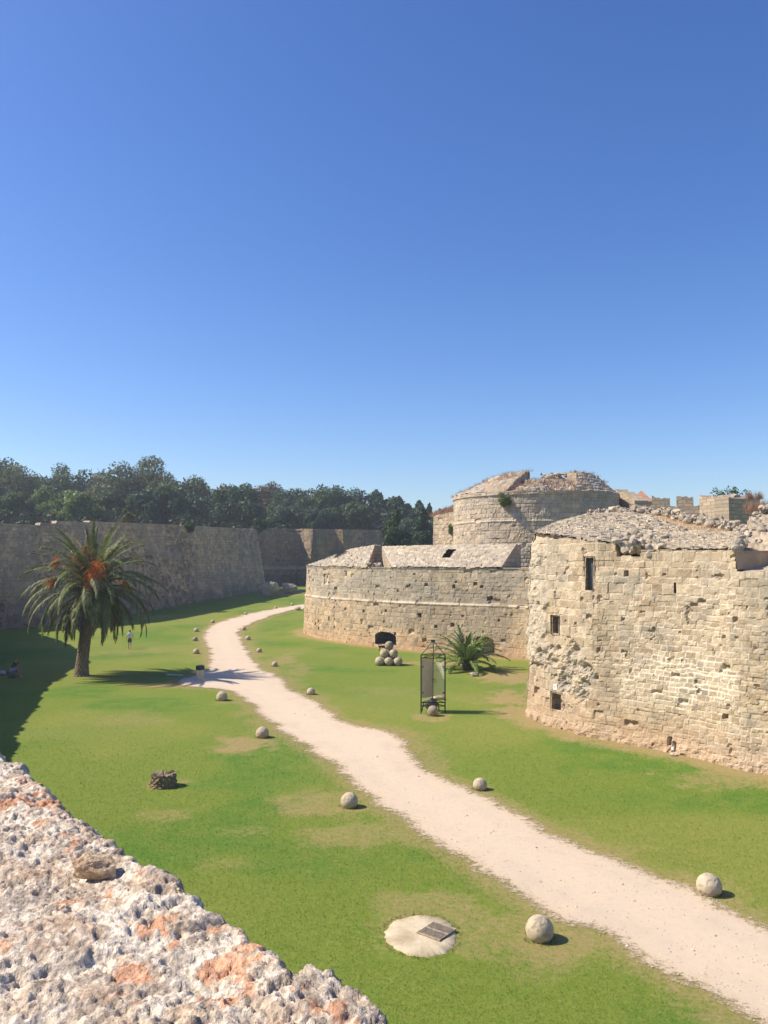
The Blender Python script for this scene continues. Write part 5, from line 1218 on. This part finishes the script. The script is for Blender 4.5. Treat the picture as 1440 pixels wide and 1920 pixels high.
# black dog behind the pile
dgp = gnd(719, 1221); M_FUR = flat_mat('black_fur', (.012, .011, .010), .7, .3, 20)
dg = thing('dog', 'black dog standing behind the pile of stone balls in front of the arched gun port', 'dog', dgp, rz=R(-6))
skin('body', [(0, 0, .40, .095, .11), (-.18, 0, .40, .085, .10), (-.34, 0, .42, .085, .10), (.16, 0, .42, .085, .10), (.27, 0, .50, .055), (.36, 0, .58, .055), (.43, 0, .57, .042), (.51, 0, .55, .026),
  (-.33, .07, .33, .055), (-.30, .07, .22, .032), (-.37, .07, .11, .020), (-.35, .07, .02, .022), (-.35, -.07, .33, .055), (-.31, -.07, .22, .032), (-.39, -.07, .11, .020), (-.37, -.07, .02, .022),
  (.15, .06, .30, .045), (.15, .06, .16, .026), (.15, .06, .02, .022), (.19, -.06, .30, .045), (.20, -.06, .16, .026), (.19, -.06, .02, .022), (-.42, 0, .47, .025), (-.47, 0, .58, .018), (-.46, 0, .68, .012), (.35, .045, .65, .018), (.34, .05, .69, .008), (.35, -.045, .65, .018), (.34, -.05, .69, .008)],
  [(0, 1), (1, 2), (0, 3), (3, 4), (4, 5), (5, 6), (6, 7), (2, 8), (8, 9), (9, 10), (10, 11), (2, 12), (12, 13), (13, 14), (14, 15), (3, 16), (16, 17), (17, 18), (3, 19), (19, 20), (20, 21), (2, 22), (22, 23), (23, 24), (5, 25), (25, 26), (5, 27), (27, 28)], M_FUR, dg)

# ================================================================ FOREGROUND PARAPET
ZP = -.90
EP = [(-170, 1330), (0, 1405), (60, 1442), (130, 1500), (225, 1558), (270, 1600), (330, 1640), (385, 1684), (432, 1722), (485, 1735), (512, 1772), (575, 1822), (625, 1815), (682, 1850), (730, 1890), (765, 1925), (900, 2040)]
def pe(px, py): d_ = ray(px, py); t = ZP/d_[2]; return d_*t
ep = np.array([pe(*p)[:2] for p in EP]); ep = np.concatenate([[[-3.4, 5.9]], ep, [ep[-1]+np.array([.9, -1.1])]])
L = np.concatenate([[0], np.cumsum(np.linalg.norm(np.diff(ep, axis=0), axis=1))]); st = .0056
ns = int(L[-1]/st*.8); ss_ = np.linspace(0, L[-1], ns)
ec = np.stack([np.interp(ss_, L, ep[:, k]) for k in range(2)], 1)
dirv = np.array([-.62, .785]); nrm = np.array([.785, .62])
# overall straight direction for the inward rows
wI = np.concatenate([np.array([-.9, -.5, -.25, -.12, -.05]), np.arange(0, 1.25, st)])
PP = np.zeros((len(wI), ns, 3)); 
for a, w_ in enumerate(wI):
    if w_ < 0: PP[a, :, :2] = ec-nrm*(-.02*w_*0)+nrm*0; PP[a, :, 2] = CZ+ZP+w_*.9
    else: PP[a, :, :2] = ec-nrm*w_; PP[a, :, 2] = CZ+ZP
x, y = PP[..., 0], PP[..., 1]; tw_ = np.broadcast_to(wI[:, None], x.shape)
n1 = fbm(x, y, 0, 2.2, 4, 801); n2 = fbm(x, y, 0, 7, 5, 802); n3 = fbm(x, y, 0, 26, 4, 803); n4 = np.abs(fbm(x, y, 3, 11, 4, 804)-.5)*2
n5 = fbm(x, y, 0, 15, 4, 807); n6 = fbm(x, y, 2, 48, 3, 808)
def worley(x, y, sc, seed):
    u_, v_ = x*sc+.5*(vnoise(x*sc*1.5, y*sc*1.5, 0, seed)-.5), y*sc+.5*(vnoise(x*sc*1.5, y*sc*1.5, 5, seed)-.5); iu, iv = np.floor(u_).astype(np.int64), np.floor(v_).astype(np.int64); best = np.full(x.shape, 9.); rnd = np.zeros(x.shape); z_ = np.zeros_like(iu)
    for a_ in (-1, 0, 1):
        for b_ in (-1, 0, 1):
            cx, cy = iu+a_, iv+b_; dd_ = np.hypot(cx+_h(cx, cy, z_, seed)-u_, cy+_h(cx, cy, z_+1, seed)-v_); m_ = dd_ < best
            best = np.where(m_, dd_, best); rnd = np.where(m_, _h(cx, cy, z_+2, seed), rnd)
    return best, rnd
w1, q1 = worley(x, y, 14, 1); w2_, q2 = worley(x, y, 38, 2); w3, q3 = worley(x, y, 75, 3)
dens = sst(.40, .62, fbm(x, y, 7, 3.0, 3, 820))
irr = fbm(x, y, 9, 45, 3, 840)-.5; w1 = w1+irr*.6; w2_ = w2_+irr*.6
pits = .020*sst(.42, .22, w1)*(q1 > .84)+.012*sst(.45, .22, w2_)*(q2 > .70-.3*dens)+.006*sst(.45, .2, w3)*(q3 > .5-.2*dens)
fa = fbm(x, y, 1, 11, 5, 831); fb_ = fbm(x, y, 1, 27, 4, 832); fc = fbm(x, y, 1, 60, 3, 833)
crisp = .008*sst(.47, .53, fa)+.0045*sst(.47, .53, fb_)+.0035*sst(.45, .55, fc)
hgt = (n1-.5)*.085+(n2-.5)*.020+(n5-.5)*.006+(n6-.5)*.005-pits*.8+crisp
edge_ = sst(0, .07, tw_); hgt = hgt-.05*(1-edge_)**2
# a raised seam like the joint between two coping stones
hgt = hgt-.012*np.exp(-((x*.62*-1+y*.785-1.86+.12*(n1-.5))/.018)**2)
PP[..., 2] += np.where(tw_ >= 0, hgt, hgt*(1+tw_)*.5)
sd_ = (tw_ < .05); PP[..., 0] += nrm[0]*((n3-.5)*.05+(n2-.5)*.05)*sd_; PP[..., 1] += nrm[1]*((n3-.5)*.05+(n2-.5)*.05)*sd_
WH = rgb(.80, .70, .56); GRY = rgb(.42, .345, .265); DKG = rgb(.15, .12, .10); CRM = rgb(.66, .51, .36); ORA = rgb(.60, .25, .11)
c = mix(CRM, WH, sst(.42, .54, fbm(x, y, 1, 20, 5, 811)))
c = mix(c, GRY, sst(.52, .56, fbm(x, y, 1, 7, 7, 812))*.75); c = mix(c, DKG, sst(.57, .61, fbm(x, y, 1, 30, 5, 813))*.5)
c = mix(c, WH*1.08, sst(.56, .64, fbm(x, y, 4, 38, 3, 815))*.6); c = mix(c, rgb(.42, .27, .17), sst(.58, .70, n2)*.4)
c = mix(c, DKG*1.2, np.clip(pits/.02, 0, 1)*.35); c = mix(c, mix(rgb(.50, .36, .26), WH, q2), .22)
X_, Y_ = proj(PP+0*1e-3)
def blob(px, py, rx, ry, th=.0): return 1-np.sqrt(((X_-px)/rx)**2+((Y_-py)/ry)**2)
lf = fbm(x, y, 2, 16, 6, 814)
# lichen patches at their places on the stone (fixed in world by position on the slab)
lic = np.maximum.reduce([blob(440, 1800, 110, 100), blob(245, 1838, 45, 32)*1.6, blob(575, 1880, 110, 60), blob(95, 1500, 110, 40)*.7, blob(330, 1790, 90, 40)*.35, blob(300, 1750, 120, 40)*.25, np.full(x.shape, -.30)])
c = mix(c, mix(ORA, rgb(.66, .30, .15), n3), sst(.50, .55, lf*.80+.22*np.clip(lic, -1.2, .55)-.012)*.72)
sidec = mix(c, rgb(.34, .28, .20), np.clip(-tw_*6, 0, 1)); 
pt = thing('parapet', 'rough pitted limestone parapet top with orange lichen in the bottom left corner', 'wall', (float(ec[ns//2, 0]), float(ec[ns//2, 1]), 7.1)); opt = np.array(pt.location)
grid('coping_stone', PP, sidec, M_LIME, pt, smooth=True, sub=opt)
mb = MB(); lowz = 6.25
a = ec[::60]; m = len(a); vs = [(p[0], p[1], 6.3) for p in a]+[(p[0]+nrm[0]*.2, p[1]+nrm[1]*.2, -.3) for p in a]+[(p[0]-nrm[0]*1.24, p[1]-nrm[1]*1.24, 6.9) for p in a]+[(p[0]-nrm[0]*1.24, p[1]-nrm[1]*1.24, -.3) for p in a]
mb.add(vs, [(k, k+1, m+k+1, m+k) for k in range(m-1)]+[(2*m+k, 2*m+k+1, 3*m+k+1, 3*m+k) for k in range(m-1)]+[(m-1, 3*m-1, 4*m-1, 2*m-1)]); mb.build('wall', M_STONE, pt, sub=opt)
# loose pebble on the parapet
q = pe(180, 1636); pk = single_rock('loose_stone', 'small brown loose stone lying on the limestone parapet', 'stone', (0, 0, 0), .052, (1.25, .85, .8), 91, cols=(rgb(.40, .27, .16), rgb(.68, .50, .32)), n=5, cuts=6)
k_ = np.argmin((PP[..., 0]-q[0])**2+(PP[..., 1]-q[1])**2); zz = PP.reshape(-1, 3)[k_, 2]; pk.location = (float(q[0]), float(q[1]), float(zz)-.012); pk.data.materials[0] = M_LIME

# ================================================================ GRASS BLADES on the near lawn
r8 = np.random.default_rng(808); n = 170000
D = 13*(46/13)**r8.random(n); xx = D*r8.uniform(-.50, .52, n); yy = D
P_ = np.column_stack([xx, yy]); dirtv = np.zeros(n)
iy = np.searchsorted(gy, yy)-1; ix = np.searchsorted(gx, xx)-1; dirtv = dirt[iy, ix]; keep = (~inside(xx, yy, sm)) & (r8.random(n) < .9*sst(46, 18, yy)) & (r8.random(n) > dirtv*1.25) & ((abs(xx-dc[0]) > .95) | (abs(yy-dc[1]) > 1.15))
wl = poly_dist(xx, yy, np.array(NEAR_B), False); wx = np.interp(yy, [p[1] for p in NEAR_B[::-1]], [p[0] for p in NEAR_B[::-1]]); keep &= xx < wx-.3
xx, yy = xx[keep], yy[keep]; lv = lush[iy[keep], ix[keep]]; dv_ = dry[iy[keep], ix[keep]]; sc = .020+.0010*yy
pts = np.column_stack([xx, yy, gz(xx, yy)-.01]); m = len(pts); h = sc*r8.uniform(.7, 1.6, m); a = r8.uniform(0, 6.28, m); wv = np.stack([np.cos(a), np.sin(a), a*0], 1)*(sc*.20)[:, None]
tip = pts+np.column_stack([r8.normal(0, .6, (m, 2))*h[:, None], h]); v = np.stack([pts-wv, pts+wv, tip], 1).reshape(-1, 3)
c = mix(rgb(.185, .25, .05), rgb(.13, .23, .038), lv); c = mix(c, rgb(.30, .32, .10), np.clip(dv_+r8.random(m)*.4-.1, 0, 1)); c = mix(c, rgb(.36, .31, .15), (r8.random(m) < .035)*.7)
# longer tufts where the mower misses: path edges, feet of the balls, the drain
tp2 = []
ed_ = dn[(dn[:, 1] < 60) & (dn[:, 1] > 12)]
for _ in range(5200):
    q = ed_[r8.integers(len(ed_))]+r8.normal(0, .22, 2); tp2.append((q[0], q[1], .030))
ed_in = inside(np.array([q[0] for q in tp2]), np.array([q[1] for q in tp2]), dn); tp2 = [q for q, i_ in zip(tp2, ed_in) if not i_ or r8.random() < .12]
for o_ in [o_ for o_ in bpy.data.objects if o_.name.startswith('stone_ball') and o_.location.y < 70]:
    rr1 = o_.scale[0]*.5
    for _ in range(150): a1 = r8.uniform(0, 6.28); r1_ = rr1*r8.uniform(.78, 1.25); tp2.append((o_.location.x+r1_*math.cos(a1), o_.location.y+r1_*math.sin(a1), .05))
for _ in range(500): a1 = r8.uniform(0, 6.28); tp2.append((dc[0]+.84*math.cos(a1)*r8.uniform(.93, 1.1), dc[1]+1.02*math.sin(a1)*r8.uniform(.93, 1.1), .035))
tp2 = np.array(tp2); m2 = len(tp2); b2_ = np.column_stack([tp2[:, 0], tp2[:, 1], gz(tp2[:, 0], tp2[:, 1])-.01]); h2 = tp2[:, 2]*r8.uniform(.6, 2.2, m2); a2 = r8.uniform(0, 6.28, m2); w2v = np.stack([np.cos(a2), np.sin(a2), a2*0], 1)*.009
t2_ = b2_+np.column_stack([r8.normal(0, .5, (m2, 2))*h2[:, None], h2]); v2_ = np.stack([b2_-w2v, b2_+w2v, t2_], 1).reshape(-1, 3); c2_ = mix(rgb(.13, .19, .035), rgb(.36, .31, .14), r8.random(m2))
v = np.concatenate([v, v2_]); c = np.concatenate([c, c2_]); m += m2
tag(npmesh('grass', v, np.arange(m*3).reshape(m, 3), M_DRY, col=np.repeat(c, 3, 0)), 'short green lawn grass either side of the path', 'grass', kind='stuff')
print('tris', sum(len(o.data.polygons) for o in bpy.data.objects if o.type == 'MESH'))

# ================================================================ HAZE
m = bpy.data.materials.new('haze'); m.use_nodes = True; n = m.node_tree; n.nodes.remove(n.nodes['Principled BSDF'])
pv_ = n.nodes.new('ShaderNodeVolumePrincipled'); pv_.inputs['Color'].default_value = (.86, .92, 1, 1); pv_.inputs['Density'].default_value = HAZE; pv_.inputs['Anisotropy'].default_value = .2
n.links.new(pv_.outputs[0], n.nodes['Material Output'].inputs['Volume'])
if HAZE > 0:
    mb = MB(); mb.box((0, 400, 19), (1300, 1100, 44)); tag(mb.build('haze', m), kind='stuff')
